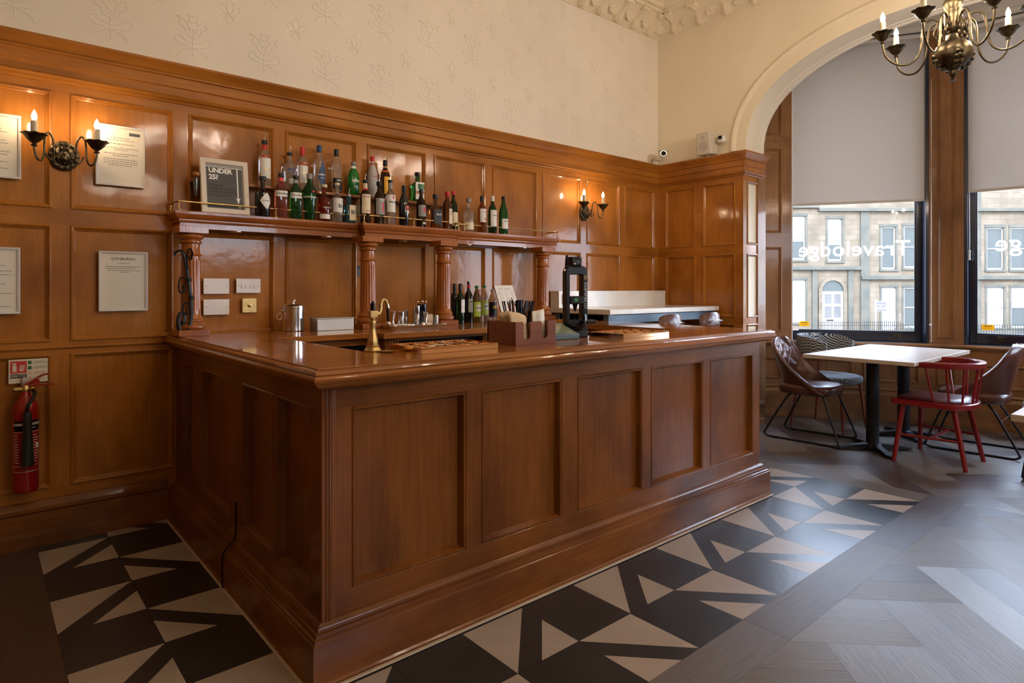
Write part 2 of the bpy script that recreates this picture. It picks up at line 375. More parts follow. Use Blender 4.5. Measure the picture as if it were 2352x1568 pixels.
# ================================================================== panelled walls
ROWS = [(.305, 1.054), (1.12, 1.778), (1.868, 2.523)]
PMOULD = [(0, 0), (.002, .007), (.009, .010), (.016, .006), (.019, -.002), (.028, -.008), (.03, -.014)]
def wainscot(name, O, U, N, cols, rows, u0, u1, z0, z1, mats, parent=None, mould=PMOULD):
    b = MB(); O, U, N = Vector(O), Vector(U), Vector(N)
    def q(a, c, e, f, mi): b.poly([O + U * a + Z * e, O + U * c + Z * e, O + U * c + Z * f, O + U * a + Z * f], mi)
    zz = z0
    for ra, rb in rows:
        q(u0, u1, zz, ra, 1); zz = rb; u = u0
        for ca, cb_ in cols:
            q(u, ca, ra, rb, 0); u = cb_; b.frame(O, U, Z, N, ca, cb_, ra, rb, mould, 0)
        q(u, u1, ra, rb, 0)
    q(u0, u1, zz, z1, 1)
    return b.build(name, mats, parent, smooth=30, recalc=False)
wall_left = struct(MB().box(-4.2, 4.355, -.1, 6.1, 4.6, 4.8).build('wall_left', plaster))
cols = []
e = .408
cols = [(-4 + .08, -3.45)] + [(.408 - .6135 * k, .408 - .6135 * k + .53) for k in range(6, 0, -1)]
cols = [c for c in cols if c[0] > -3.4] + [(.408, .936), (1.02, 1.561), (1.636, 2.176), (2.262, 2.789), (2.87, 3.403), (3.487, 4.026), (4.099, 4.624), (4.714, 5.234), (5.318, 5.845)]
cols = [(a, min(b_, .332) if abs(a + .2055) < .02 else b_) for a, b_ in cols]
trim = wainscot('trim_1', (0, 4.33, 0), X, NY, cols, ROWS, -4, 5.92, 0, 2.60, [woodz, woodx]); struct(trim)
trim2 = wainscot('trim_2', (5.92, 0, 0), NY, NX, [(-4.235, -3.85), (-3.756, -3.376)], ROWS, -4.33, -3.29, 0, 2.60, [woodz, woody]); struct(trim2)
jamb = wood('jamb_wood', (.36, .17, .06), (.46, .24, .10), (.2, .09, .03), 'z', coat=.5, rough=.4)
trim3 = wainscot('trim_3', (0, 3.29, 0), X, NY, [(5.995, 6.225)], ROWS, 5.92, 6.30, 0, 2.60, [jamb, woodx]); struct(trim3)
def cornice_mat_path(): return [(-4, 4.33), (5.92, 4.33), (5.92, 3.29), (6.31, 3.29)]
CP = [(0, 2.80), (.085, 2.803), (.085, 2.79), (.072, 2.775), (.058, 2.757), (.048, 2.74), (.054, 2.735), (.054, 2.726), (.038, 2.722), (.038, 2.665), (.026, 2.66), (.026, 2.615), (.034, 2.612), (.042, 2.602), (.034, 2.59), (.018, 2.585), (.012, 2.572), (0, 2.57)]
struct(MB().sweep(cornice_mat_path(), CP).build('trim_4', woodx, smooth=25))
struct(MB().box(-4, 4.30, 2.78, 5.95, 4.4, 2.80).box(5.90, 3.285, 2.78, 6.31, 4.36, 2.80).build('trim_5', woodx))
SK = [(0, .25), (.012, .248), (.02, .235), (.03, .215), (.03, .195), (.02, .185), (.02, .06), (.03, .055), (.03, 0)]
struct(MB().sweep([(-4, 4.33), (.90, 4.33)], SK).build('baseboard_left', barx, smooth=25))
struct(MB().sweep([(4.14, 4.33), (5.92, 4.33), (5.92, 3.29), (6.30, 3.29)], [(o * 1.3, z) for o, z in SK]).build('baseboard_back', bayx, smooth=25))
struct(MB().sweep([(-4, 4.33), (.93, 4.33)], [(0, 1.10), (.008, 1.098), (.014, 1.088), (.006, 1.078), (0, 1.076)]).build('trim_6', woodx, smooth=25))

# ------------------------------------------------ arch wall
def arch_pts(n=40, off=0):
    a, h, Yc, e = 1.77 + off, .955 + off, 1.5, 2.3; out = []
    for i in range(n + 1):
        t = pi * i / n; c, s_ = cos(t), sin(t)
        out.append((Yc + a * math.copysign(abs(c) ** (2 / e), c), 2.83 + h * abs(s_) ** (2 / e)))
    return out
AP = arch_pts()
b = MB()
for Xf, fl in ((5.945, 0), (6.30, 1)):
    for (ya, za), (yb, zb) in zip(AP[:-1], AP[1:]):
        b.poly([(Xf, ya, za), (Xf, yb, zb), (Xf, yb, 4.8), (Xf, ya, 4.8)])
for (ya, za), (yb, zb) in zip(AP[:-1], AP[1:]): b.poly([(5.945, ya, za), (6.30, ya, za), (6.30, yb, zb), (5.945, yb, zb)])
b.box(5.945, 3.27, 2.83, 6.30, 4.6, 4.8); b.box(5.945, 3.302, 0, 6.29, 4.6, 2.83); b.box(5.945, -5.2, 0, 6.30, -.27, 4.8)
wall_back = struct(b.build('wall_back', plaster2, smooth=30))
b = MB()      # archivolt and the fine beads of the soffit
def along_arch(prof, X0):
    R = []
    for i, (y, z) in enumerate(AP):
        y0, z0 = AP[max(i - 1, 0)]; y1, z1 = AP[min(i + 1, len(AP) - 1)]; d = Vector((y1 - y0, z1 - z0)).normalized(); nrm = Vector((-d.y, d.x)) * -1
        if i in (0, len(AP) - 1): nrm = Vector((1 if i == 0 else -1, 0))
        R.append([(X0 - h, y + nrm.x * o, z + nrm.y * o) for o, h in prof])
    b.rings(R, close=False)
along_arch([(-.001, 0), (-.001, .014), (.11, .014), (.115, .022), (.135, .032), (.15, .034), (.165, .024), (.17, .01), (.18, .008), (.185, 0)], 5.945)
struct(b.build('trim_7', plaster2, smooth=30))
b = MB()
for xa in (6.19, 6.245, 6.275): along_arch([(0.001, .0), (-.008, .004), (-.008, .012), (.001, .016)], xa)
struct(b.build('trim_8', white_paint, smooth=30))
# ------------------------------------------------ ceiling with its modelled cornice
struct(MB().box(-4.2, -5.2, 4.75, 6.3, 4.6, 4.95).build('ceiling', plaster2))
CC = [(0, 4.255), (.012, 4.257), (.018, 4.27), (.03, 4.275), (.035, 4.30), (.048, 4.345), (.075, 4.39), (.13, 4.415), (.24, 4.425), (.25, 4.45), (.28, 4.46), (.30, 4.50), (.36, 4.53), (.38, 4.60), (.60, 4.64), (.62, 4.75)]
cor = struct(MB().sweep([(-4, 4.355), (5.945, 4.355), (5.945, -5)], CC).build('trim_9', plaster2, smooth=30))
MB().box(5.69, 4.10, 4.455, 5.945, 4.355, 4.75).build('corner_block', plaster2, cor)
br = MB(); P2 = spline([(.02, 4.27), (.055, 4.285), (.07, 4.32), (.085, 4.36), (.13, 4.392), (.19, 4.405), (.215, 4.42)], 5)
for k, (w, hh) in enumerate(((.085, .0), (.06, .012), (.022, .02))):
    A = [[(-w / 2, -p[0] - .014 - hh, p[1] - .012 - hh), (w / 2, -p[0] - .014 - hh, p[1] - .012 - hh), (w / 2, -p[0] + .04, p[1] + .04), (-w / 2, -p[0] + .04, p[1] + .04)] for p in P2]
    br.rings(A)
br.cyl((-.052, -.225, 4.405), (.052, -.225, 4.405), .022, seg=12); br.cyl((-.05, -.05, 4.285), (.05, -.05, 4.285), .018, seg=10); br.box(-.055, -.262, 4.418, .055, -.1, 4.432)
br0 = br.build('bracket', plaster2, cor)
rs = MB(); Mr = Matrix.Rotation(radians(108), 4, 'X')
for j in range(12):
    a = 2 * pi * j / 12; q = Vector((.047 * cos(a), .047 * sin(a), .004)); Mq = Matrix.Translation(q) @ Matrix.Rotation(a, 4, 'Z') @ Matrix.Diagonal((1.5, .85, .5, 1))
    t_ = MB().sphere((0, 0, 0), .014, 8, 5); rs.rings([[tuple(Mr @ (Mq @ Vector(t_.v[i * 8 + jj]))) for jj in range(8)] for i in range(6)])
for r_, z_ in ((.036, .004), (.024, .010), (.012, .017)): rs.lathe([(0, -.01), (r_, -.005), (r_, z_), (r_ * .6, z_ + .003), (0, z_)], 12, M=Mr)
rs0 = rs.build('rosette', plaster2, cor)
first = [True, True]
def put(o0, k, loc, rz):
    if first[k]: o = o0; first[k] = False
    else: o = o0.copy(); COL.objects.link(o); o.parent = cor
    o.location = loc; o.rotation_euler.z = rz
for i in range(15):
    xq = 5.555 - .272 * i
    put(rs0, 1, (xq + .02, 4.355 - .112, 4.335), 0); put(br0, 0, (xq + .155, 4.355, 0), 0)
for i in range(13):
    yq = 3.915 - .312 * i
    put(rs0, 1, (5.945 - .112, yq, 4.335), -pi / 2); put(br0, 0, (5.945, yq + .16, 0), -pi / 2)
put(rs0, 1, (5.83, 4.24, 4.335), -pi / 4)
# ------------------------------------------------ embossed wall covering: thistles and fleurs-de-lis
b = MB(); r_ = .0025
def line(pts, ox, oz, n=4): b.tube([(ox + p[0], 4.355 - .0005, oz + p[1]) for p in spline(pts, n)], r_, 5)
for i in range(-1, 13):
    ox = .609 + .4465 * i
    for oz in (3.04, 3.50, 3.96):
        if ox > 5.9: continue
        line([(0, -.14), (-.004, -.05), (.004, .03)], ox, oz, 2)
        line([(-.022, .085), (-.03, .05), (0, .028), (.03, .05), (.022, .085), (0, .07), (-.022, .085)], ox, oz, 3)
        line([(-.02, .085), (-.03, .12), (0, .11), (.03, .12), (.02, .085)], ox, oz, 3)
        for s_ in (-1, 1):
            line([(0, -.03), (s_ * .04, -.0), (s_ * .05, .03), (s_ * .085, .05), (s_ * .07, .075), (s_ * .1, .1), (s_ * .06, .09), (s_ * .035, .06), (s_ * .01, .0)], ox, oz, 3)
            line([(0, -.06), (s_ * .05, -.045), (s_ * .075, -.02), (s_ * .105, -.03), (s_ * .1, -.06), (s_ * .07, -.075), (s_ * .03, -.08), (0, -.09)], ox, oz, 3)
            line([(0, -.09), (s_ * .04, -.10), (s_ * .08, -.13), (s_ * .09, -.15)], ox, oz, 3)
    for oz in (3.255, 3.715, 4.15):
        fx = ox + .223
        if fx > 5.9: continue
        line([(0, .085), (-.022, .04), (-.01, -.01), (0, -.03), (.01, -.01), (.022, .04), (0, .085)], fx, oz, 3)
        line([(-.045, -.02), (.045, -.02)], fx, oz, 1); line([(-.04, -.032), (.04, -.032)], fx, oz, 1)
        line([(0, -.03), (-.02, -.06), (0, -.085), (.02, -.06), (0, -.03)], fx, oz, 3)
        for s_ in (-1, 1):
            line([(s_ * .012, -.018), (s_ * .03, .02), (s_ * .055, .035), (s_ * .065, .01), (s_ * .05, -.005)], fx, oz, 3)
            line([(s_ * .012, -.034), (s_ * .03, -.055), (s_ * .045, -.05)], fx, oz, 3)
o = b.build('embossed_wallpaper_relief', plaster, wall_left, smooth=60)

# ------------------------------------------------ the bay: facets, windows, dado
BAY = [(6.30, 3.60), (6.55, 3.60), (6.93, 3.27), (7.60, 2.13), (7.705, 1.85), (7.90, .08), (7.79, -.22), (7.14, -1.37), (6.76, -1.72), (6.30, -1.72)]
WIN = {2: 1, 4: 2, 6: 3}
bay_wall = MB(); dado = MB()
struct(MB().box(5.9, -5.2, 4.33, 8.6, 4.6, 4.5).build('ceiling_bay', white_paint))
glassm = principled('window_glass', (1, 1, 1), .0, trans=1, ior=1.02, spec=.3)
n = glassm.node_tree.nodes; l = glassm.node_tree.links     # thin pane: mostly straight through, a little reflection
tr = n.new('ShaderNodeBsdfTransparent'); gl = n.new('ShaderNodeBsdfGlossy'); gl.inputs['Roughness'].default_value = .02; fr = n.new('ShaderNodeFresnel'); fr.inputs[0].default_value = 1.45; ms = n.new('ShaderNodeMixShader')
l.new(fr.outputs[0], ms.inputs[0]); l.new(tr.outputs[0], ms.inputs[1]); l.new(gl.outputs[0], ms.inputs[2]); l.new(ms.outputs[0], n['Material Output'].inputs[0])
navy = principled('navy_sash_paint', (.012, .016, .035), .3, coat=.3)
blindm = principled('blind_fabric', (.62, .58, .54), .9)
n = blindm.node_tree.nodes; l = blindm.node_tree.links
tl = n.new('ShaderNodeBsdfTranslucent'); tl.inputs[0].default_value = (.66, .60, .54, 1); ms = n.new('ShaderNodeMixShader'); ms.inputs[0].default_value = .34
l.new(n['Principled BSDF'].outputs[0], ms.inputs[1]); l.new(tl.outputs[0], ms.inputs[2]); l.new(ms.outputs[0], n['Material Output'].inputs[0])
lettering = principled('white_vinyl', (.95, .95, .95), .5)
n = lettering.node_tree.nodes; l = lettering.node_tree.links; tl = n.new('ShaderNodeBsdfTranslucent'); tl.inputs[0].default_value = (.95, .95, .95, 1); ms = n.new('ShaderNodeMixShader'); ms.inputs[0].default_value = .8; l.new(n['Principled BSDF'].outputs[0], ms.inputs[1]); l.new(tl.outputs[0], ms.inputs[2]); l.new(ms.outputs[0], n['Material Output'].inputs[0])
yellow = principled('yellow_sticker', (.95, .66, .02), .4); n = yellow.node_tree.nodes; l = yellow.node_tree.links; tl = n.new('ShaderNodeBsdfTranslucent'); tl.inputs[0].default_value = (.9, .6, .02, 1); ms = n.new('ShaderNodeMixShader'); ms.inputs[0].default_value = .4; l.new(n['Principled BSDF'].outputs[0], ms.inputs[1]); l.new(tl.outputs[0], ms.inputs[2]); l.new(ms.outputs[0], n['Material Output'].inputs[0]); cord = principled('white_cord', (.75, .74, .72), .5)
WZ0, WZ1 = .83, 4.13
window_data = {}
for i in range(len(BAY) - 1):
    A, C = Vector((*BAY[i], 0)), Vector((*BAY[i + 1], 0)); U = (C - A).normalized(); L = (C - A).length; N = Vector((U.y, -U.x, 0)); OUT = -N
    def bx(mb, u0, u1, d0, d1, z0, z1, mi=0):    # d = distance outwards
        P = [A + U * u + OUT * d for u, d in ((u0, d0), (u1, d0), (u1, d1), (u0, d1))]
        mb.rings([[(p.x, p.y, z0) for p in P], [(p.x, p.y, z1) for p in P]], mi=mi)
    if i in WIN:
        bx(bay_wall, -.02, L + .02, .02, .34, 0, .80); bx(bay_wall, -.02, L + .02, .02, .34, 4.16, 4.5)
        k = WIN[i]; w = MB(); D = .13
        # outer lining, then sash stiles and rails
        lf = -.088 if k == 1 else 0      # the left jamb of this window is set back behind the panelled pier
        for (u0, u1, d0, d1, z0, z1) in ((lf, .03 + lf, .0 if lf == 0 else .06, .30, .82, 4.16), (L - .03, L, .0, .30, .82, 4.16), (0, L, .0, .30, 4.12, 4.16)): bx(w, u0, u1, d0, d1, z0, z1)
        bx(w, 0.02, L - .02, .02, .32, .80, .845)
        win = struct(w.build('window_%d' % k, navy, bevel=.003))
        s_ = MB()
        for (u0, u1, z0, z1) in ((.03 + lf, .085 + lf, .845, 4.12), (L - .085, L - .03, .845, 4.12), (.085 + lf, L - .085, .845, .945), (.085 + lf, L - .085, 4.06, 4.12)): bx(s_, u0, u1, D, D + .05, z0, z1)
        for (u0, u1, z0, z1) in ((.085 + lf, .098 + lf, .945, 4.06), (L - .098, L - .085, .945, 4.06), (.085, L - .085, .945, .958)): bx(s_, u0, u1, D + .008, D + .028, z0, z1)
        s_.build('sash', navy, win, bevel=.004)
        g = MB(); p = [A + U * u + OUT * (D + .025) for u in (.085 + lf, L - .085)]; g.poly([(p[0].x, p[0].y, .945), (p[1].x, p[1].y, .945), (p[1].x, p[1].y, 4.06), (p[0].x, p[0].y, 4.06)])
        g.build('pane', glassm, win, smooth=0, recalc=False)
        for uu in (.26, L - .3):
            h_ = MB(); bx(h_, uu, uu + .07, D - .006, D, .885, .92); bx(h_, uu + .03, uu + .04, D - .035, D, .90, .925); bx(h_, uu + .0, uu + .07, D - .04, D - .03, .922, .93)
            h_.build('sash_lift', bronze, win)
        window_data[k] = (A, U, OUT, L, D)
        # sill moulding and panelled dado below
        b = MB()
        b.poly([A + N * 0 + Z * 0, C, C + Z * .80, A + Z * .80])
    else: bx(bay_wall, -.02, L + .02, .02, .34, 0, 4.5)
    # inner wood face
    if i in WIN: wainscot('trim_%d' % (20 + i), A, U, N, [(.09, L / 2 - .05), (L / 2 + .05, L - .09)], [(.416, .65)], 0, L, 0, .80, [bayz, bayx])['kind'] = 'structure'
    elif i in (3, 5): wainscot('trim_%d' % (20 + i), A, U, N, [(.07, L - .07)], [(.416, .65), (.90, 4.05)], 0, L, 0, 4.2, [bayz, bayx])['kind'] = 'structure'
    elif i in (1, 7): wainscot('trim_%d' % (20 + i), A, U, N, [(.06, L - .11)], [(.416, .65), (.93, 1.883), (2.04, 2.985), (3.13, 4.05)], 0, L, 0, 4.2, [bayz, bayx])['kind'] = 'structure'
    else: wainscot('trim_%d' % (20 + i), A, U, N, [], [], 0, L, 0, 4.2, [bayz, bayx])['kind'] = 'structure'
struct(bay_wall.build('wall_bay', white_paint))
struct(MB().sweep(BAY, [(0, .84), (.03, .84), (.045, .825), (.045, .81), (.02, .80), (.015, .785), (0, .78)]).build('trim_10', bayx, smooth=25))
struct(MB().sweep(BAY, [(0, .36), (.02, .355), (.028, .335), (.014, .32), (.02, .30), (.035, .28), (.03, .25), (.03, .04), (.04, .035), (.04, 0)]).build('baseboard_bay', bayx, smooth=25))
struct(MB().sweep(BAY, [(0, 4.12), (.03, 4.13), (.05, 4.16), (.05, 4.2), (.10, 4.24), (.16, 4.30), (.18, 4.33)]).build('trim_11', white_paint, smooth=25))
struct(MB().box(6.2, 3.28, 0, 6.36, 3.7, 4.4).build('trim_12', bayz))
struct(MB().box(6.2, -1.8, 0, 6.36, -.26, 4.4).build('trim_13', bayz))
# daylight gathering: the openings are declared to the renderer as portals of the sky
for k, (A, U, OUT, L, D) in window_data.items():
    pl = bpy.data.lights.new('sky_portal', 'AREA'); pl.shape = 'RECTANGLE'; pl.size = L - .1; pl.size_y = 3.2; pl.cycles.is_portal = True
    po = bpy.data.objects.new('sky_portal', pl); COL.objects.link(po); c = A + U * (L / 2) + OUT * (D + .2); po.location = (c.x, c.y, 2.5)
    po.rotation_euler = (-OUT).to_track_quat('-Z', 'Z').to_euler()
# ------------------------------------------------ the rest of the room, behind and beside the camera
RW = [(2.9, 4.9)]      # tall sash windows in the side wall behind the camera
b = MB(); xx = -4.2
for a_, c_ in RW: b.box(xx, -5.2, -.1, a_, -5.0, 4.8); b.box(a_, -5.2, -.1, c_, -5.0, 2.0); b.box(a_, -5.2, 4.1, c_, -5.0, 4.8); xx = c_
b.box(xx, -5.2, -.1, 6.3, -5.0, 4.8); struct(b.build('wall_right', plaster2))
for i, (a_, c_) in enumerate(RW):
    w = MB()
    for q in ((a_, 2.0, a_ + .09, 4.1), (c_ - .09, 2.0, c_, 4.1), (a_, 2.0, c_, 2.08), (a_, 4.02, c_, 4.1)): w.box(q[0], -5.16, q[1], q[2], -5.10, q[3])
    w = struct(w.build('window_%d' % (4 + i), navy, bevel=.004)); g = MB(); g.poly([(a_ + .09, -5.13, 2.08), (c_ - .09, -5.13, 2.08), (c_ - .09, -5.13, 4.02), (a_ + .09, -5.13, 4.02)]); g.build('pane', glassm, w, smooth=0, recalc=False)
    MB().box(a_ + .01, -5.08, 2.9, c_ - .01, -5.078, 4.08).build('blind', blindm, w, smooth=0)
    pl = bpy.data.lights.new('sky_portal', 'AREA'); pl.shape = 'RECTANGLE'; pl.size = c_ - a_; pl.size_y = 2.1; pl.cycles.is_portal = True
    po = bpy.data.objects.new('sky_portal', pl); COL.objects.link(po); po.location = ((a_ + c_) / 2, -5.19, 3.05); po.rotation_euler = Vector((0, 1, 0)).to_track_quat('-Z', 'Z').to_euler()
struct(MB().box(-4.2, -5.2, -.1, -4.0, 4.6, 4.8).build('wall_front', plaster2))
w = wainscot('trim_14', (0, -5.0 + .02, 0), X, Y, [(-3.9 + .9 * k, -3.15 + .9 * k) for k in range(11)], [(.2, .78)], -4, 5.945, 0, .88, [woodz, woodx]); struct(w)
w = wainscot('trim_15', (-4 + .02, 0, 0), Y, X, [(-4.9 + .9 * k, -4.15 + .9 * k) for k in range(10)], ROWS, -5, 4.33, 0, 2.62, [woodz, woody]); struct(w)
# ================================================================== the bar counter
bar = thing('bar_counter', 'long polished wooden bar counter with tall recessed panels and a moulded top', 'bar counter', (2.5, 2.3, 0))
Tb = Vector((-2.5, -2.3, 0))
def rel(o, root):      # keep world coordinates of a child whose parent stands elsewhere
    o.location = Vector(o.location) - Vector(root.location); return o
bm_ = [(0, 0), (.003, -.003), (.008, .001), (.014, .001), (.018, -.008), (.022, -.026), (.024, -.03)]
def bar_face(name, O, U, N, cols, u0, u1):
    return rel(wainscot(name, O, U, N, cols, [(.296, .98)], u0, u1, .2, 1.075, [barz, barx if abs(U[0]) else bary], bar, bm_), bar)
bar_face('front_panelling', (0, 2.165, 0), X, NY, [(1.067, 1.60), (1.68, 2.18), (2.29, 2.815), (2.89, 3.417), (3.495, 4.027)], .95, 4.11)
bar_face('side_panelling', (.95, 0, 0), NY, NX, [(-4.18, -3.93), (-3.75, -3.22), (-3.06, -2.64), (-2.60, -2.255)], -4.33, -2.165)
bar_face('end_panelling', (4.11, 0, 0), Y, X, [(2.25, 2.86), (2.95, 3.58)], 2.165, 3.66)
b = MB()
for a in (.964, .976): b.box(a, 2.155, .21, a + .003, 2.166, 1.07)
b.box(.9475, 2.162, .21, 1.0, 2.1585, 1.07)
b.box(.985, 2.1575, .21, .992, 2.166, 1.07)
rel(b.build('corner_post', barz, bar, bevel=.002), bar)
inner = MB()       # carcass behind the panels, seen over the counter as a dark well
inner.box(.985, 2.2, .0, 1.26, 4.30, 1.06); inner.box(1.0, 2.2, 0, 4.07, 2.48, 1.06); inner.box(3.70, 2.45, 0, 4.07, 3.62, 1.06)
rel(inner.build('carcass', bary, bar), bar)
PATH = [(.95, 4.33), (.95, 2.165), (4.11, 2.165), (4.11, 3.64)]
rel(MB().sweep(PATH, [(-.04, .215), (.004, .215), (.010, .212), (.020, .203), (.024, .194), (.024, .189), (.034, .187), (.036, .176), (.044, .172), (.046, .163), (.050, .160), (.052, .154), (.053, .02), (.058, .012), (.058, 0), (-.04, 0)]).build('plinth', barx, bar, smooth=25), bar)
TP = [(.907, 4.33), (.907, 2.09), (4.127, 2.09), (4.127, 3.66)]
b = MB()
b.sweep(TP, [(-.3, 1.139), (0, 1.139), (.003, 1.137), (.003, 1.133), (.010, 1.131), (.018, 1.126), (.020, 1.119), (.017, 1.114), (.021, 1.111), (.026, 1.104), (.026, 1.096), (.021, 1.087), (.012, 1.083), (.012, 1.079), (.004, 1.077), (.0, 1.070), (-.010, 1.066), (-.015, 1.062), (-.06, 1.060), (-.3, 1.06)])
rel(b.build('counter_moulding', topx, bar, smooth=28), bar)
b = MB()
def slab(x0, y0, x1, y1): b.box(x0, y0, 1.098, x1, y1, 1.1392)
slab(.909, 2.092, 1.31, 4.325); slab(1.31, 2.092, 4.125, 2.535); slab(3.65, 2.535, 4.125, 3.66)
rel(b.build('counter_top', topx, bar), bar)
struct(MB().sweep([(.897, 4.29), (.897, 2.107), (4.163, 2.107), (4.163, 3.6)], [(0, .004), (.012, .003), (.014, 0), (0, 0)]).build('trim_16', principled('pale_sealant', (.55, .45, .34), .5)))
# ================================================================== back bar: worktop with cupboards, columns and the gallery shelf
bb = thing('back_counter', 'wooden back counter with open dark cupboards along the panelled wall behind the bar', 'counter', (2.4, 4.2, 0))
def add(o): return rel(o, bb)
b = MB(); ZT = 1.139
b.prism([(1.31, 4.325), (1.31, 3.58), (1.925, 3.58), (1.925, 3.465), (2.85, 3.465), (2.85, 3.58), (3.66, 3.58), (3.66, 4.0), (4.10, 4.0), (4.10, 4.325)], (0, 0, 0), X, Y, Z, ZT - .036, ZT - .0005)
add(b.build('worktop', topx, bb, bevel=.003))
b = MB()
for x0, x1, yf in ((1.31, 1.34, 3.62), (1.95, 2.05, 3.50), (2.73, 2.83, 3.50), (3.60, 3.65, 3.62)): b.box(x0, yf, 0, x1, 4.32, ZT - .036)
for x in (1.96, 1.98, 2.0, 2.02, 2.04, 2.74, 2.76, 2.78, 2.80, 2.82): b.box(x - .004, 3.494, .05, x + .004, 3.50, ZT - .045)
b.box(1.31, 4.0, 0, 3.65, 4.32, ZT - .04); b.box(1.31, 3.62, .55, 3.6, 4.3, .575); b.box(1.31, 3.62, 1.06, 1.95, 3.64, 1.10); b.box(2.83, 3.62, 1.06, 3.60, 3.64, 1.10); b.box(2.05, 3.50, 1.085, 2.73, 3.52, 1.103); b.box(1.31, 3.62, 0, 3.6, 4.3, .08)
add(b.build('cupboard_carcass', barz, bb))
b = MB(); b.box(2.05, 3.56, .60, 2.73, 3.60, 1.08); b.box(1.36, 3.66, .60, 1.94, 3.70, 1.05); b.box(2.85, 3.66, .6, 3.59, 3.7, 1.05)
add(b.build('recess_shade', black, bb))  # black panels stand in for the shade inside the open cupboards
bb = thing('gallery_shelf', 'carved wooden bottle shelf carried on four fluted columns above the back counter', 'shelf', (2.4, 4.2, 1.139))
COLS = [(.975, 4.08), (2.112, 4.03), (2.76, 4.03), (3.875, 4.09)]
def column():
    r = MB(); seg = 64
    b0 = MB().box(-.083, -.083, 0, .083, .083, .036)
    r.lathe([(0, .036), (.072, .036), (.080, .044), (.082, .054), (.078, .066), (.068, .073), (.067, .078), (.071, .084), (.071, .092), (.064, .099), (.060, .106), (.060, .110), (.0555, .116), (.0545, .13)], 40)
    prof = [(.0545, .13, 0), (.0545, .15, 0), (.0543, .165, 1), (.051, .44, 1), (.0505, .455, 0), (.050, .472, 0)]
    R = []
    for rr, z, fl in prof:
        R.append([((rr - fl * .006 * max(0, cos(16 * a)) ** .7) * cos(a), (rr - fl * .006 * max(0, cos(16 * a)) ** .7) * sin(a), z) for a in [2 * pi * j / 96 for j in range(96)]])
    r.rings(R)
    r.lathe([(.050, .472), (.058, .474), (.061, .480), (.058, .486), (.052, .488), (.050, .50), (.050, .545), (.057, .548), (.062, .553), (.062, .559), (.054, .563), (.053, .568), (.062, .574), (.071, .584), (.072, .594), (.066, .603), (.0, .606)], 40)
    return b0, r
b0, r0 = column(); cap = MB().box(-.08, -.08, .606, .08, .08, .647)
c0 = r0.build('column', redz, bb, smooth=40); q1 = b0.build('base_block', redz, c0, bevel=.002); q2 = cap.build('capital_block', redz, c0, bevel=.002)
for i, (x, y) in enumerate(COLS):
    c = c0 if i == 0 else copy_tree(c0); c.location = (x - 2.4, y - 4.2, 0)
GP = [(.934, 4.33), (.934, 4.158), (2.118, 4.158), (2.118, 4.083), (2.912, 4.083), (2.912, 4.158), (4.104, 4.158), (4.104, 4.33)]
b = MB(); b.sweep(GP, [(-.002, 1.888), (.028, 1.888), (.030, 1.885), (.030, 1.870), (.026, 1.868), (.024, 1.858), (.016, 1.845), (.006, 1.838), (.006, 1.833), (.010, 1.830), (.012, 1.826), (.008, 1.820), (0, 1.818), (0, 1.7855)])
b.box(.936, 4.16, 1.7855, 4.102, 4.33, 1.8872); b.box(2.12, 4.085, 1.7855, 2.91, 4.2, 1.8872)
add(b.build('shelf_board', redx, bb, smooth=25))
b0 = MB(); b0.lathe([(.040, 0), (.040, -.004), (.034, -.007), (.028, -.005), (.028, -.001), (0, -.001)], 24); d0 = b0.build('downlight', steel, bb)
for i, x in enumerate((1.272, 1.883, 2.508, 3.121, 3.739)):
    d = d0 if i == 0 else d0.copy()
    if i: COL.objects.link(d); d.parent = bb
    d.location = (x - 2.4, 4.21 - 4.2, 1.786 - 1.139)
bs = thing('bottle_step', 'narrow raised dark red bottle shelf on the wall above the gallery shelf', 'shelf', (2.0, 4.3, 2.1))
def add2(o): return rel(o, bs)
b = MB().box(1.02, 4.215, 2.085, 3.02, 4.328, 2.104); add2(b.build('board', redx, bs, bevel=.002))
b = MB()
b.tube([(1.035, 4.205, 2.105), (1.035, 4.205, 2.08), (1.035, 4.205, 1.99)], [(.012, .014), (.02, .016), (.008, .01)], 10); b.tube([(1.035, 4.205, 2.09), (1.035, 4.26, 2.09)], .008)
add2(b.build('shelf_bracket', principled('grey_bracket', (.12, .13, .14), .25, .8), bs)); 
b = MB().sphere((1.035, 4.205, 2.125), .022, 12, 8, k=(1, 1, .8)); add2(b.build('bracket_knob', topx, bs))
brr = thing('brass_gallery_rail', 'thin brass gallery rail on small posts round the edge of the bottle shelf', 'rail', (2.4, 4.142, 1.888))
# brass gallery rail
posts = [(.915, 4.30), (.925, 4.142), (1.503, 4.142), (2.079, 4.142), (2.104, 4.07), (2.515, 4.07), (2.928, 4.07), (2.952, 4.142), (3.466, 4.142), (4.112, 4.142), (4.112, 4.30)]
pb = MB(); pb.lathe([(.013, 0), (.013, .003), (.007, .006), (.0048, .010), (.0048, .046), (.008, .048)], 12); pb.sphere((0, 0, .055), .0105, 12, 8)
p0 = pb.build('post', brass, brr)
for i, (x, y) in enumerate(posts):
    p_ = p0 if i == 0 else p0.copy()
    if i: COL.objects.link(p_); p_.parent = brr
    p_.location = (x - 2.4, y - 4.142, 0)
b = MB()
for p, q in zip(posts[:-1], posts[1:]): b.cyl((*p, 1.943), (*q, 1.943), .0052, seg=10)
rel(b.build('rails', brass, brr), brr)
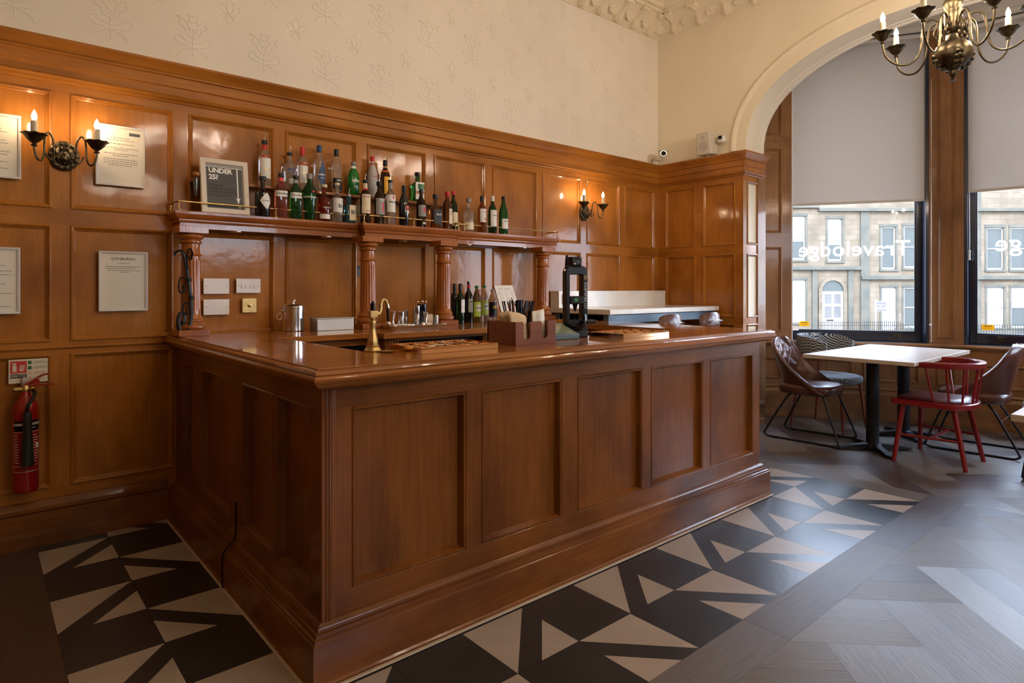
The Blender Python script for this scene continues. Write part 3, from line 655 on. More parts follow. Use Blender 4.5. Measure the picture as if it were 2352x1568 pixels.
# thin board joints in the panels behind the columns
# ================================================================== high marble counter in the corner
mt = thing('marble_counter', 'white marble high counter with slate blue frame against the corner wall', 'counter', (5.05, 3.93, 0))
slate = principled('slate_blue_frame', (.10, .16, .22), .35, .2)
def am(o): return rel(o, mt)
am(MB().box(4.165, 3.55, 1.190, 5.90, 4.30, 1.235).build('marble_top', marble, mt, bevel=.003))
am(MB().box(4.20, 4.21, 1.235, 5.885, 4.325, 1.395).build('splashback', marble, mt, bevel=.002))
b = MB().box(4.19, 3.59, 0, 4.27, 3.65, 1.19).box(5.80, 3.59, 0, 5.87, 3.65, 1.19).box(4.27, 3.60, 1.105, 5.80, 3.63, 1.185).box(4.19, 4.2, 0, 4.25, 4.26, 1.19).box(4.20, 3.65, 1.08, 4.23, 4.2, 1.18)
am(b.build('frame', slate, mt, bevel=.004))
am(MB().box(4.20, 3.65, .1, 4.215, 4.0, 1.18).box(4.20, 4.01, .1, 4.215, 4.24, 1.18).build('end_panel', principled('dark_slate', (.03, .035, .045), .5), mt))
def plate(name, label, x0, x1, z0, z1, y, mat, group=None, cat='wall plate', extra=None, depth=.007):
    t = thing(name, label, cat, ((x0 + x1) / 2, y, (z0 + z1) / 2), group=group); w, h = (x1 - x0) / 2, (z1 - z0) / 2
    MB().box(-w, -depth, -h, w, 0, h).build('plate', mat, t, bevel=.002)
    for s_ in (-1, 1):
        b = MB(); Mx = Matrix.Translation((s_ * (w - .016), -depth, 0)) @ Matrix.Rotation(pi / 2, 4, 'X'); b.lathe([(0, -.002), (.0035, -.001), (.0035, .001), (0, .0012)], 10, M=Mx); b.build('screw', screw, t)
    if extra: extra(t, w, h)
    return t
def sock(t, w, h):
    for s_ in (-1, 1):
        b = MB(); c = s_ * w * .5
        b.box(c - .004, -.0085, -.012 + .012, c + .004, -.006, .010); b.box(c - .014, -.0085, -.022, c - .008, -.006, -.018); b.box(c + .008, -.0085, -.022, c + .014, -.006, -.018)
        b.build('socket_holes', black, t)
    MB().box(-w * .2, -.011, h * .25, -w * .02, -.006, h * .7).box(w * .02, -.011, h * .25, w * .2, -.006, h * .7).build('rocker', whiteplastic, t)
plate('double_socket', 'white double socket on the left end of the marble splashback', 4.24, 4.39, 1.265, 1.36, 4.209, whiteplastic, cat='socket', extra=sock)
plate('double_socket', 'white double socket on the right end of the marble splashback', 5.66, 5.81, 1.265, 1.36, 4.209, whiteplastic, cat='socket', extra=sock)
def sw4(t, w, h):
    for i in range(4):
        c = -w + .032 + i * .0245 + (.006 if i > 1 else 0)
        MB().box(c, -.0115, -.014, c + .020, -.006, .014).build('rocker', whiteplastic, t, bevel=.0015)
plate('blank_plate', 'white blank wall plate above the other, beside the leftmost column', 1.105, 1.261, 1.384, 1.484, 4.318, whiteplastic)
plate('blank_plate', 'lower white blank wall plate beside the leftmost column', 1.105, 1.261, 1.249, 1.349, 4.318, whiteplastic)
plate('light_switch', 'white four gang light switch on the panelling behind the bar', 1.305, 1.462, 1.389, 1.484, 4.318, whiteplastic, cat='switch', extra=sw4)
def dolly(t, w, h):
    b = MB(); Mx = Matrix.Translation((0, -.007, 0)) @ Matrix.Rotation(pi / 2, 4, 'X'); b.lathe([(0, -.002), (.014, -.001), (.013, .003), (.007, .005), (.005, .006), (0, .006)], 16, M=Mx); b.cyl((0, -.01, 0), (0, -.022, -.006), .0035, .0045); b.build('toggle', brass, t)
plate('brass_switch', 'square brass toggle switch below the white light switch', 1.343, 1.436, 1.258, 1.354, 4.318, brass, cat='switch', extra=dolly)
t = thing('sensor_tag', 'small dark grey tag fixed to the panelling left of the second column', 'sensor', (2.19, 4.33, 1.55)); MB().box(-.014, -.006, -.04, .014, 0, .04).build('body', principled('grey_tag', (.1, .11, .12), .5), t, bevel=.002); MB().box(-.008, -.007, .02, .008, -.005, .034).build('window', black, t)
# ================================================================== lamps
def cup_on(arm, x, y, z, tall=.075, k=1.0, bm=None):
    b = MB(); R = []
    for r, h, w in ((.006, -.018, 0), (.013, -.016, 0), (.015, -.010, 0), (.009, -.006, 0), (.011, 0, 0), (.020, .006, .06), (.032, .018, .10), (.040, .034, .12), (.052, .044, .10), (.059, .048, .05), (.058, .051, .05), (.046, .047, .04), (.018, .040, 0), (.0, .040, 0)):
        R.append([(x + k * r * (1 + w * cos(8 * a)) * cos(a), y + k * r * (1 + w * cos(8 * a)) * sin(a), z + k * h + (w * .03 * cos(8 * a))) for a in [2 * pi * j / 32 for j in range(32)]])
    b.rings(R); c = b.build('drip_pan', bronze, arm, smooth=50)
    MB().lathe([(.0165, .038), (.016, .045 + tall * .9), (.013, .045 + tall), (0, .045 + tall)], 16, (x, y, z)).build('candle_sleeve', candle_mat, arm)
    h = .043 + tall
    MB().lathe([(.004, h), (.010, h + .008), (.0135, h + .018), (.012, h + .032), (.006, h + .047), (.001, h + .058)], 8, (x, y, z)).build('bulb', bm or bulb_mat, arm, smooth=60)
def sconce(x, z, label):
    t = thing('wall_sconce', label, 'wall light', (x, 4.318, z), group='candle wall lights')
    b = MB(); Mx = Matrix.Rotation(pi / 2, 4, 'X')
    b.lathe([(.070, 0), (.074, .004), (.072, .010), (.060, .016), (.05, .016), (.044, .022), (.03, .026), (.024, .022), (0, .024)], 36, M=Mx @ Matrix.Diagonal((1, 1.13, 1, 1)))
    for j in range(14):
        a = 2 * pi * j / 14; b.sphere((.060 * cos(a), -.015, .067 * sin(a)), .012, 8, 5, k=(1, .7, 1))
    for j in range(7):
        a = 2 * pi * j / 7 + .2; b.sphere((.034 * cos(a), -.022, .040 * sin(a)), .011, 8, 5, k=(.8, .7, 1.3))
    b.sphere((0, -.034, -.020), .020, 14, 8); b.sphere((0, -.05, .006), .007, 8, 5); b.build('back_plate', bronze, t)
    for s_ in (-1, 1):
        a = MB(); a.tube(spline([(s_ * .03, -.02, -.005), (s_ * .048, -.045, -.02), (s_ * .050, -.06, .03), (s_ * .054, -.065, .075), (s_ * .070, -.075, .104), (s_ * .088, -.088, .092), (s_ * .094, -.098, .04), (s_ * .096, -.104, -.02), (s_ * .108, -.114, -.054), (s_ * .128, -.124, -.048), (s_ * .139, -.130, -.01), (s_ * .140, -.130, .012)], 6), .0055, 10)
        a.tube(spline([(s_ * .050, -.05, .02), (s_ * .050, -.052, -.03), (s_ * .064, -.054, -.040), (s_ * .080, -.056, -.02), (s_ * .084, -.058, -.002)], 6), [.005] * 24 + [.003], 8)
        a.lathe([(.004, -.006), (.009, -.006), (.010, 0), (.009, .006), (.004, .006)], 12, (s_ * .050, -.058, .022))
        cup_on(a.build('arm', bronze, t), s_ * .140, -.130, .030, bm=sconce_bulb)
    return t
sconce(.378, 2.165, 'bronze twin candle wall light between the framed notices left of the bar')
sconce(4.665, 2.185, 'bronze twin candle wall light in the corner beyond the bottle shelf')
def chandelier(x, y, label):
    t = thing('chandelier', label, 'chandelier', (x, y, 2.66), group='bronze chandeliers'); Z0 = 2.66
    b = MB(); b.lathe([(0, 0), (.016, .002), (.017, .008), (.008, .014), (.010, .022), (.018, .032), (.022, .046), (.022, .06), (.05, .075), (.083, .105), (.100, .145), (.101, .175), (.088, .21), (.06, .235), (.034, .246), (.026, .262), (.022, .28), (.034, .292), (.05, .302), (.052, .31), (.042, .318), (.044, .345), (.048, .375), (.045, .40), (.052, .41), (.052, .42), (.040, .425), (.050, .45), (.052, .47), (.036, .50), (.022, .525), (.018, .55), (.028, .57), (.028, .59), (.014, .61), (.012, .66), (.02, .68), (.0, .70)], 32)
    b.build('body', bronze, t, smooth=50)
    lv = MB()
    for j in range(4):
        for (r, h, s_) in ((.052, .075, .016), (.075, .096, .018), (.092, .122, .018), (.1, .15, .016)):
            for dd in (-1, 0, 1):
                a = 2 * pi * j / 4 + .6 + dd * .15 * (1.6 - h * 6); lv.sphere((r * cos(a), r * sin(a), h + (.006 if dd == 0 else 0)), s_, 8, 5, k=(.8, .8, .8))
    lv.build('acanthus_leaves', bronze, t)
    ch = MB(); zc = .70
    while zc < 2.02:
        k_ = int(round((zc - .7) / .034)); pts = [(.010 * cos(a), 0, zc + .022 * sin(a)) for a in [2 * pi * q / 10 for q in range(10)]]
        if k_ % 2: pts = [(0, p[0], p[2]) for p in pts]
        ch.tube(pts, .003, 5, loop=True); zc += .034
    ch.lathe([(.0, 2.0), (.03, 2.01), (.06, 2.05), (.065, 2.085), (0, 2.09)], 20); ch.build('chain', bronze, t)
    for j in range(7):
        a = radians(18 + 360 / 7 * j); e = bpy.data.objects.new('arm', None)
        m = MB(); m.tube(spline([(.04, 0, .31), (.055, 0, .33), (.075, 0, .365), (.11, 0, .382), (.145, 0, .36), (.160, 0, .30), (.165, 0, .235), (.185, 0, .165), (.235, 0, .125), (.30, 0, .135), (.352, 0, .185), (.370, 0, .25), (.370, 0, .27)], 6), .0062, 10)
        m.tube(spline([(.075, 0, .365), (.088, 0, .33), (.10, 0, .29), (.085, 0, .262), (.06, 0, .268), (.055, 0, .285)], 6), .005, 8)
        m.tube([(.056, 0, .33), (.062, 0, .345)], .012, 10)
        ar = m.build('arm', bronze, t); cup_on(ar, .370, 0, .285); ar.rotation_euler.z = a
    return t
ch1 = chandelier(4.44, 1.12, 'bronze seven armed candle chandelier hanging in front of the arch')
ch2 = copy_tree(ch1); ch2.location = (1.75, .95, 2.66); ch2['label'] = 'bronze seven armed candle chandelier hanging near the middle of the room'; ch2.rotation_euler.z = .3
fill_ch3 = copy_tree(ch1); fill_ch3.location = (1.9, -3.3, 2.66); fill_ch3['label'] = 'bronze seven armed candle chandelier added out of view to light the rear of the room'  # unseen copy, added only for more lamp light in the room
fill_ch4 = copy_tree(ch1); fill_ch4.location = (4.5, -3.0, 2.66); fill_ch4['label'] = 'bronze seven armed candle chandelier added out of view for light by the far side wall'  # another off-frame copy, added as fill light from the side wall
# ================================================================== notices on the panelling
def notice(label, x0, x1, z0, z1, lines, head=None, logo=False):
    t = thing('framed_notice', label, 'framed notice', ((x0 + x1) / 2, 4.3165, (z0 + z1) / 2), group='framed notices on the left wall'); w, h = (x1 - x0) / 2, (z1 - z0) / 2
    b = MB(); b.frame((0, 0, 0), X, Z, NY, -w, w, -h, h, [(0, 0), (0, .014), (.003, .016), (.013, .013), (.015, .006)], fill=False); b.build('frame', framewhite, t, smooth=20)
    MB().box(-w + .01, -.006, -h + .01, w - .01, 0, h - .01).build('paper', paper, t)
    if head: flat_text('heading', head, .022, (0, -.0062, h - .045), X, Z, NY, dkink, t)
    if logo: MB().box(w * .35, -.0068, h - .052, w * .8, -.006, h - .034).build('logo_bar', ink, t)
    if lines:
        q = MB()
        for zz, a, c in lines:
            u = a
            while u < c - .002:
                ww = min(rnd.uniform(.008, .02), c - u); q.box(u, -.0068, zz, u + ww, -.0058, zz + .0028); u += ww + .003
        q.build('small_print', ink, t)
    g = MB().box(-w + .012, -.0085, -h + .012, w - .012, -.008, h - .012)
    return t
W_ = .10
notice('white framed notice above, cut by the left edge beside the wall light', -.06, .188, 2.01, 2.353, [(.09, -.07, .04), (.075, -.09, .07), (.03, -.02, .06), (.015, -.05, .07), (-.03, -.09, .075), (-.045, -.09, .07), (-.085, -.09, .07), (-.12, -.08, .07)])
notice('white framed printed notice with a small grey logo bar beside the wall light', .526, .776, 2.022, 2.378, [(.105, -.05, .05), (.092, -.07, .07), (.07, -.07, .07), (.045, -.08, .09), (.034, -.03, .04), (.012, -.085, .085), (.0, -.04, .04), (-.02, -.085, .085), (-.032, -.085, .085), (-.044, -.085, .085), (-.056, -.06, .06)], logo=True)
notice('white framed ruled notice below, cut by the left edge', -.06, .184, 1.282, 1.64, [(.08, -.1, .06), (.05, -.1, .09), (.03, -.1, .08), (-.02, -.09, .06), (-.07, -.1, .09), (-.14, -.08, .08)])
notice('white framed notice with a heading word and mostly blank paper', .541, .791, 1.286, 1.638, [(.105, -.03, .03), (.085, -.09, .09), (.075, -.09, .06), (.062, -.08, .09), (.052, -.02, .03)], head='EDINBURGH')
# ================================================================== age sign on the gallery shelf
charcoal = principled('charcoal_card', (.065, .065, .065), .5); pale_frame = principled('pale_frame', (.68, .60, .50), .4)
t = thing('age_check_sign', 'cream framed charcoal age check sign leaning on the gallery shelf', 'sign', (1.20, 4.165, 1.888)); t.rotation_euler.x = radians(-9)
b = MB(); b.frame((0, 0, 0), X, Z, NY, -.143, .143, 0, .352, [(0, -.01), (0, .012), (.004, .015), (.030, .015), (.033, .006)], fill=False); b.build('frame', pale_frame, t, smooth=20)
MB().box(-.13, -.006, .012, .13, .010, .34).build('mount', principled('grey_card', (.3, .29, .28), .5), t); MB().box(-.108, -.0075, .035, .104, -.005, .298).build('poster', charcoal, t)
flat_text('heading', 'UNDER\n25?', .043, (-.095, -.008, .253), X, Z, NY, white_ink, t, al='LEFT', bold=.0016, space=.95)
flat_text('small_print', 'Please be\nprepared to show\nproof of age when\nbuying alcohol', .0215, (-.095, -.008, .150), X, Z, NY, dkink, t, al='LEFT')
b = MB().box(-.108, -.0085, .2975, .104, -.0075, .3005).box(.072, -.0085, .095, .079, -.0075, .298); b.poly([(.0755, -.0085, .065), (.089, -.0085, .11), (.0755, -.0085, .097), (.062, -.0085, .11)]); b.build('white_arrow', white_ink, t, recalc=False)
flat_text('badge', '25', .02, (.083, -.008, .05), X, Z, NY, white_ink, t, bold=.0008)
# ================================================================== fire extinguisher and its sign
extred = principled('extinguisher_red', (.27, .007, .005), .28, coat=.4)
t = thing('fire_extinguisher', 'red carbon dioxide fire extinguisher hung on the panelling left of the bar', 'fire extinguisher', (.204, 4.245, .333)); 
b = MB(); b.lathe([(.0, .004), (.052, 0), (.057, .008), (.0585, .02), (.0585, .43), (.056, .455), (.046, .482), (.030, .502), (.024, .512), (.023, .535), (0, .535)], 36); b.build('cylinder', extred, t)
b = MB(); R_ = .0590
def arc(mb, z0, z1, a0, a1, r, mi=0, n=14): mb.rings([[(r * sin(a0 + (a1 - a0) * j / n), -r * cos(a0 + (a1 - a0) * j / n), z) for j in range(n + 1)] for z in (z0, z1)], close=False, mi=mi)
arc(b, .33, .385, -1.0, 1.25, .0590); lb = b.build('black_label', black, t, recalc=False)
b = MB()
for z in (.115, .145, .325): arc(b, z, z + .0018, -1.0, 1.25, .0592)
for a in (-1.0, 1.23): arc(b, .115, .325, a, a + .02, .0592, n=2)
for q in range(11):
    z = .165 + q * .014; arc(b, z, z + .003, -.9, -.9 + rnd.uniform(.2, .4), .0592, n=3); arc(b, z, z + .003, .45, .45 + rnd.uniform(.35, .65), .0592, n=3)
arc(b, .235, .262, .80, 1.1, .0593, n=3); b.build('instructions', white_ink, t, recalc=False)
def wrap_text(name, s, size, r, z, a0, mat, parent, yk=1, c=(0, 0), bold=0, lift=.0008, tilt=0, al='CENTER', kf=None):
    """lettering bent round an upright cylinder; a0 = bearing of its middle, 0 faces -Y, positive towards +X"""
    me = textmesh(s, size, al, bold, 1); b = MB(); rr = r + lift; ct, st = cos(tilt), sin(tilt)
    kf = kf or (lambda a: 1)
    for v in me.vertices:
        a = a0 + (v.co.x * ct - v.co.y * st) / rr; q = kf(a); b.v.append((c[0] + q * rr * sin(a), c[1] - yk * q * rr * cos(a), z + v.co.x * st + v.co.y * ct))
    for p in me.polygons: b.face(p.vertices)
    return b.build(name, mat, parent, smooth=0, recalc=False)
wrap_text('lettering', 'CARBON DIOXIDE', .0165, .059, .366, .1, white_ink, t, bold=.0006)
wrap_text('lettering', 'extinguisher', .008, .059, .347, .45, white_ink, t)
b = MB(); b.cyl((-.045, 0, .548), (.032, 0, .548), .014, seg=14); b.lathe([(.018, .53), (.02, .535), (.02, .556), (.012, .57), (0, .572)], 16); b.sphere((.028, -.012, .548), .014); b.sphere((-.045, 0, .548), .013); b.build('valve', brass, t)
def bar_(mb, pts, w, th):
    R = []
    for i, p in enumerate(pts):
        q = Vector(pts[min(i + 1, len(pts) - 1)]) - Vector(pts[max(i - 1, 0)]); q.normalize(); nn = Vector((-q.z, 0, q.x)); p = Vector(p)
        R.append([tuple(p + nn * th + Y * w), tuple(p + nn * th - Y * w), tuple(p - nn * th - Y * w), tuple(p - nn * th + Y * w)])
    mb.rings(R)
b = MB(); bar_(b, spline([(-.01, 0, .565), (.03, 0, .590), (.07, 0, .615), (.105, 0, .622)], 5), .012, .0045); b.build('upper_handle', extred, t, bevel=.002)
b = MB(); bar_(b, spline([(.005, 0, .562), (.05, 0, .566), (.09, 0, .566), (.128, 0, .562)], 5), .012, .004); b.build('lower_handle', extred, t, bevel=.002)
b = MB().box(.03, -.003, .568, .06, .003, .596); b.build('safety_pin', extred, t)
b = MB(); b.tube(spline([(.03, -.02, .545), (.036, -.045, .53), (.028, -.065, .50), (.012, -.078, .478), (.004, -.082, .455), (.003, -.082, .43)], 6), .0085, 12); b.build('hose', black, t)
b = MB(); b.lathe([(.0, .435), (.016, .435), (.018, .43), (.018, .40), (.028, .17), (.029, .155), (.022, .155), (0, .16)], 24, (.004, -.088, 0)); b.build('horn', principled('black_rubber', (.012, .014, .014), .55), t)
b = MB().box(-.017, .068, .535, .012, .072, .615); b.cyl((-.0025, .069, .60), (-.0025, .064, .60), .006); b.build('wall_bracket', brushed, t, bevel=.003)
MB().box(-.012, .052, .5, .008, .07, .60).build('hook', brushed, t)
t = thing('safety_sign', 'red, white and green fire extinguisher instruction sign above the extinguisher', 'sign', (.2205, 4.3165, .97))
SP = principled('sign_white', (.66, .60, .48), .5); SR = principled('sign_red', (.5, .03, .02), .5); SG = principled('sign_green', (.03, .12, .05), .5)
MB().box(-.085, -.003, -.064, .085, 0, .064).build('board', SP, t)
MB().box(-.079, -.0036, -.010, -.008, -.003, .055).build('red_field', SR, t); MB().box(-.079, -.0036, -.037, -.008, -.003, -.014).build('black_field', dkink, t)
b = MB().box(-.069, -.0042, -.002, -.051, -.0036, .032).box(-.065, -.0042, .032, -.055, -.0036, .040).box(-.072, -.0042, .040, -.053, -.0036, .045); b.build('extinguisher_symbol', SP, t)
b = MB()
for k_ in range(3): b.prism([(-.038 + k_ * .004, .002 + k_ * .012), (-.022, .0 + k_ * .011), (-.013, .012 + k_ * .012), (-.02, .007 + k_ * .012), (-.030, .008 + k_ * .012), (-.041, .018 + k_ * .011)], (0, 0, 0), X, Z, NY, .0036, .0042)
b.build('flame_symbol', SP, t)
flat_text('lettering', 'CO2', .016, (-.064, -.0038, -.0255), X, Z, NY, SP, t, bold=.0005); flat_text('lettering', 'CARBON\nDIOXIDE', .0085, (-.029, -.0038, -.0225), X, Z, NY, SP, t)
for q, (c_, s_) in enumerate(((SG, 'SAFE FOR USE\nON FLAMMABLE LIQUIDS'), (SG, 'SAFE FOR USE\nON ELECTRICAL FIRES'), (SR, 'DO NOT USE\nON WOOD, PAPER'), (SR, 'DO NOT\nHOLD HORN'))):
    zz = .045 - q * .0285
    if q < 2: MB().box(-.003, -.0036, zz - .010, .013, -.003, zz + .009).build('pictogram', c_, t)
    else:
        b = MB(); b.tube([(.005 + .0075 * cos(a), -.0034, zz + .0075 * sin(a)) for a in [2 * pi * j / 14 for j in range(14)]], .0007, 4, loop=True); b.cyl((.0, -.0036, zz + .005), (.010, -.0036, zz - .005), .0007, seg=4); b.build('pictogram', c_, t)
    flat_text('lettering', s_, .0068, (.050, -.0032, zz), X, Z, NY, c_, t)
b = MB()
for zz in (-.042, -.046, -.050, -.054): b.box(-.045, -.0036, zz, -.010, -.003, zz + .0015)
b.build('small_print', SR, t)
# ================================================================== wrought iron scroll on the leftmost column
t = thing('iron_scroll', 'black wrought iron scroll bracket fixed to the leftmost fluted column', 'bracket', (.95, 4.01, 1.14))
b = MB(); yc = 0
def sc(x, z, y=0): return (x - .95, y, z - 1.14)
def strap(pts, w=.010, th=.004, n=5): b.tube([Vector(p) for p in spline(pts, n)], [(w, th)] * (len(spline(pts, n))), 10, flat=(0, 1, 0))
strap([sc(.885, 1.625, .05), sc(.90, 1.64, .02), sc(.92, 1.625), sc(.935, 1.56), sc(.945, 1.48), sc(.955, 1.40), sc(.962, 1.33), sc(.962, 1.25), sc(.950, 1.18), sc(.935, 1.142), sc(.912, 1.145), sc(.895, 1.19), sc(.892, 1.24), sc(.905, 1.275), sc(.923, 1.27), sc(.928, 1.235), sc(.918, 1.215), sc(.91, 1.228)], .011, .0055)
strap([sc(.940, 1.53), sc(.938, 1.60), sc(.945, 1.645), sc(.960, 1.65), sc(.967, 1.62), sc(.96, 1.59), sc(.948, 1.60)], .011, .0045)
strap([sc(.945, 1.44), sc(.93, 1.475), sc(.905, 1.48), sc(.895, 1.44), sc(.90, 1.40), sc(.918, 1.395), sc(.922, 1.425), sc(.912, 1.435)], .010, .0045)
strap([sc(.957, 1.30), sc(.942, 1.335), sc(.922, 1.33), sc(.915, 1.29), sc(.925, 1.265), sc(.938, 1.275), sc(.936, 1.30)], .010, .0045)
b.build('scroll', iron, t, smooth=50)
for zz, xx in ((1.47, .947), (1.365, .960)): q = MB(); q.lathe([(.008, -.012), (.013, -.008), (.013, .008), (.008, .012)], 12, sc(xx, zz)); q.sphere(sc(xx + .012, zz, -.005), .007, 8, 5); q.build('collar', iron, t)
MB().box(-.072, .045, .47, -.058, .06, .50).build('fixing_lug', iron, t)
# ================================================================== bottles
def glass(name, col, r=.04, tr=.92): return principled(name, col, r, trans=tr, ior=1.4, spec=.5)
G = dict(clear=glass('clear_glass', (.86, .88, .88)), green=glass('green_glass', (.03, .25, .06)), dgreen=glass('dark_green_glass', (.02, .09, .02)), blk=principled('black_glass', (.006, .006, .008), .08, coat=.5),
         blue=glass('blue_glass', (.12, .42, .60)), amber=glass('amber_liquid_glass', (.40, .14, .03)), red=glass('red_gin_glass', (.50, .05, .02)), pink=glass('pink_gin_glass', (.75, .25, .22)), frost=principled('frosted_glass', (.55, .52, .50), .45, trans=.25), brown=glass('brown_glass', (.07, .028, .012)), olive=glass('olive_cordial', (.28, .24, .04)), emerald=principled('emerald_glass', (.01, .22, .03), .15, trans=.4))
def colm(name, c, r=.45, m=0): return principled(name, c, r, m)
LBL = dict(white=colm('label_white', (.74, .72, .68)), cream=colm('label_cream', (.72, .62, .42)), black=colm('label_black', (.012, .012, .014)), navy=colm('label_navy', (.02, .06, .16)), yellow=colm('label_yellow', (.8, .45, .02)), orange=colm('label_orange', (.75, .15, .02)), lime=colm('label_lime', (.42, .55, .08)), red=colm('label_red', (.55, .02, .02)), grey=colm('label_grey', (.28, .27, .27)), purple=colm('label_purple', (.25, .03, .25)), green=colm('label_green', (.03, .16, .05)), blue=colm('label_blue', (.03, .08, .35)), gold=colm('label_gold', (.55, .38, .1), .3, .8))
PRO = dict(wine=[(0, .006), (.92, 0), (1, .01), (1, .58), (.96, .64), (.80, .70), (.52, .755), (.40, .79), (.37, .83), (.36, 1)],
    spirit=[(0, .006), (.93, 0), (1, .012), (1, .60), (.95, .66), (.72, .73), (.46, .785), (.38, .82), (.36, .88), (.36, 1)],
    slope=[(0, .006), (.90, 0), (.96, .015), (1, .45), (.98, .56), (.85, .66), (.60, .76), (.42, .84), (.36, .90), (.36, 1)],
    shaker=[(0, .005), (.62, 0), (.68, .02), (.84, .35), (1, .58), (.98, .64), (.82, .71), (.5, .78), (.36, .83), (.34, 1)],
    squat=[(0, .006), (.95, 0), (1, .02), (1, .56), (.96, .60), (.7, .645), (.40, .68), (.32, .71), (.32, 1)],
    plastic=[(0, .01), (.9, 0), (1, .03), (1, .60), (.97, .64), (.88, .70), (.66, .79), (.42, .87), (.32, .92), (.32, 1)])
def bottle(x, y, z, r, h, pro, gl, label, cap=('black', .9, 1.0, 1.25), lab=None, txt=(), pour=False, sq=0, yk=1, group='spirit bottles on the gallery shelf', extra=None, rz=0):
    """cap = colour, start and end as part of the height, width factor; lab = list of (colour, z0, z1, half angle, turn)"""
    t = thing('bottle', label, 'bottle', (x, y, z), rz, group); P = [(a * r, c * h * .985) for a, c in PRO[pro]]
    if sq: P2_ = [(a if a < r * .5 else a, c) for a, c in P]
    MB().lathe(P + [(0, h * .985)], 24, sq=sq, yk=yk).build('glass_body', G[gl], t)
    def prad(z):
        for (a0, b0_), (a1, b1_) in zip(P[1:-1], P[2:]):
            if b0_ <= z <= b1_: return a0 + (a1 - a0) * (z - b0_) / max(b1_ - b0_, 1e-6)
        return P[-1][0]
    rn = PRO[pro][-1][0] * r * cap[3]
    MB().lathe([(rn, h * cap[1]), (rn * 1.04, h * cap[1] + .002), (rn * 1.04, h * cap[2] - .003), (rn * .9, h * cap[2]), (0, h * cap[2] + .0005)], 18).build('cap', LBL[cap[0]], t)
    if sq or yk != 1:
        k_ = lambda a: (abs(sin(a)) ** (sq or 2) + abs(cos(a)) ** (sq or 2)) ** (-1 / (sq or 2))
    else: k_ = lambda a: 1
    for c_, z0, z1, ha, tn in (lab or []):
        b = MB(); n = 14; R = []
        for zz in (z0 * h, z1 * h):
            rl = prad(min(z0 * h, z1 * h) if ha < 3 else zz) * (1.06 if ha > 3 else 1)
            R.append([(k_(a) * (rl + .0007) * sin(a), -yk * k_(a) * (rl + .0007) * cos(a) - (.0004 if yk != 1 else 0), zz) for a in [tn - ha + 2 * ha * j / n for j in range(n + 1)]])
        b.rings(R, close=False); b.build('label', LBL[c_], t, recalc=False)
    for s_, size, zz, tn, c_ in txt: wrap_text('lettering', s_, size, r * (1 if not sq else 1.0), zz * h, tn, LBL.get(c_, dkink) if c_ != 'ink' else dkink, t, yk=yk, bold=size * .03, lift=.0016, kf=k_)
    if pour:
        MB().tube(spline([(0, 0, h), (0, 0, h + .016), (.002, 0, h + .030), (.007, 0, h + .046)], 3), [.0045, .0042, .004, .0038, .0036, .0034, .0032, .003, .003, .003][:10], 8).build('pourer', steel, t)
    return t
ZS, ZT2 = 1.888, 2.104
def up(x, r, zt, *a, **k): return bottle(x, 4.268, ZT2, r, zt - ZT2, *a, **k)
def lo(x, r, zt, *a, **k): y = k.pop('y', 4.155); return bottle(x, y, ZS, r, zt - ZS, *a, **k)
up(1.474, .040, 2.412, 'spirit', 'clear', 'clear vodka bottle with red neck, tallest on the step beside the age sign', ('black', .92, 1, 1.3), [('white', .16, .60, .9, .0), ('red', .80, .90, 3.1, 0), ('gold', .63, .66, .9, 0)], [('SMIRNOFF', .021, .64, .15, 'red'), ('N 21', .02, .36, .2, 'gold')], pour=True)
up(1.644, .0395, 2.354, 'spirit', 'clear', 'clear vodka bottle with blue lettering behind the pink gin', ('black', .92, 1, 1.3), [('white', .13, .26, .8, .3)], [('ABSOLUT', .018, .52, .25, 'blue'), ('VODKA', .018, .43, .25, 'blue')], pour=True)
up(1.734, .037, 2.404, 'spirit', 'clear', 'clear vodka bottle with a plain dark red cap', ('red', .80, 1, 1.2), [('white', .16, .56, .9, 0), ('gold', .60, .63, .9, 0)], [('SMIRNOFF', .019, .60, .15, 'red'), ('N 21', .018, .38, .2, 'gold')])
t = up(1.857, .040, 2.436, 'spirit', 'clear', 'clear bottle with a dark blue diamond label', ('navy', .85, 1, 1.2), [], [('SAMBUCA', .0145, .36, .2, 'white'), ('CLASSIC', .009, .29, .2, 'white')])
b = MB(); rr = .0412
for k_ in range(10):
    a0 = -.85 + .2 + k_ * .17; hw = lambda a: .34 * (1 - abs(a - .2) / .86)
    a1 = a0 + .17; b.poly([(rr * sin(a0), -rr * cos(a0), (.33 - hw(a0)) * .332), (rr * sin(a1), -rr * cos(a1), (.33 - hw(a1)) * .332), (rr * sin(a1), -rr * cos(a1), (.33 + hw(a1)) * .332), (rr * sin(a0), -rr * cos(a0), (.33 + hw(a0)) * .332)])
b.build('label', LBL['navy'], t, recalc=False)
up(1.986, .0385, 2.427, 'spirit', 'clear', 'clear sambuca bottle with a black wavy label low down', ('black', .84, 1, 1.2), [('black', .10, .34, 1.2, .1)], [('CRISTAL', .014, .29, .3, 'white')])
up(2.121, .045, 2.353, 'slope', 'emerald', 'bright green apple liqueur bottle with white circle lettering', ('grey', .90, 1, 1.1), [('white', .80, .88, 3.1, 0)], [('sourz', .030, .44, .2, 'white'), ('apple', .013, .27, .2, 'white')], yk=.6)
up(2.275, .0385, 2.413, 'slope', 'frost', 'frosted white schnapps bottle with a red cap', ('red', .88, 1, 1.15), [('red', .80, .83, 3.1, 0)], [('ARCHERS', .014, .50, .35, 'red')])
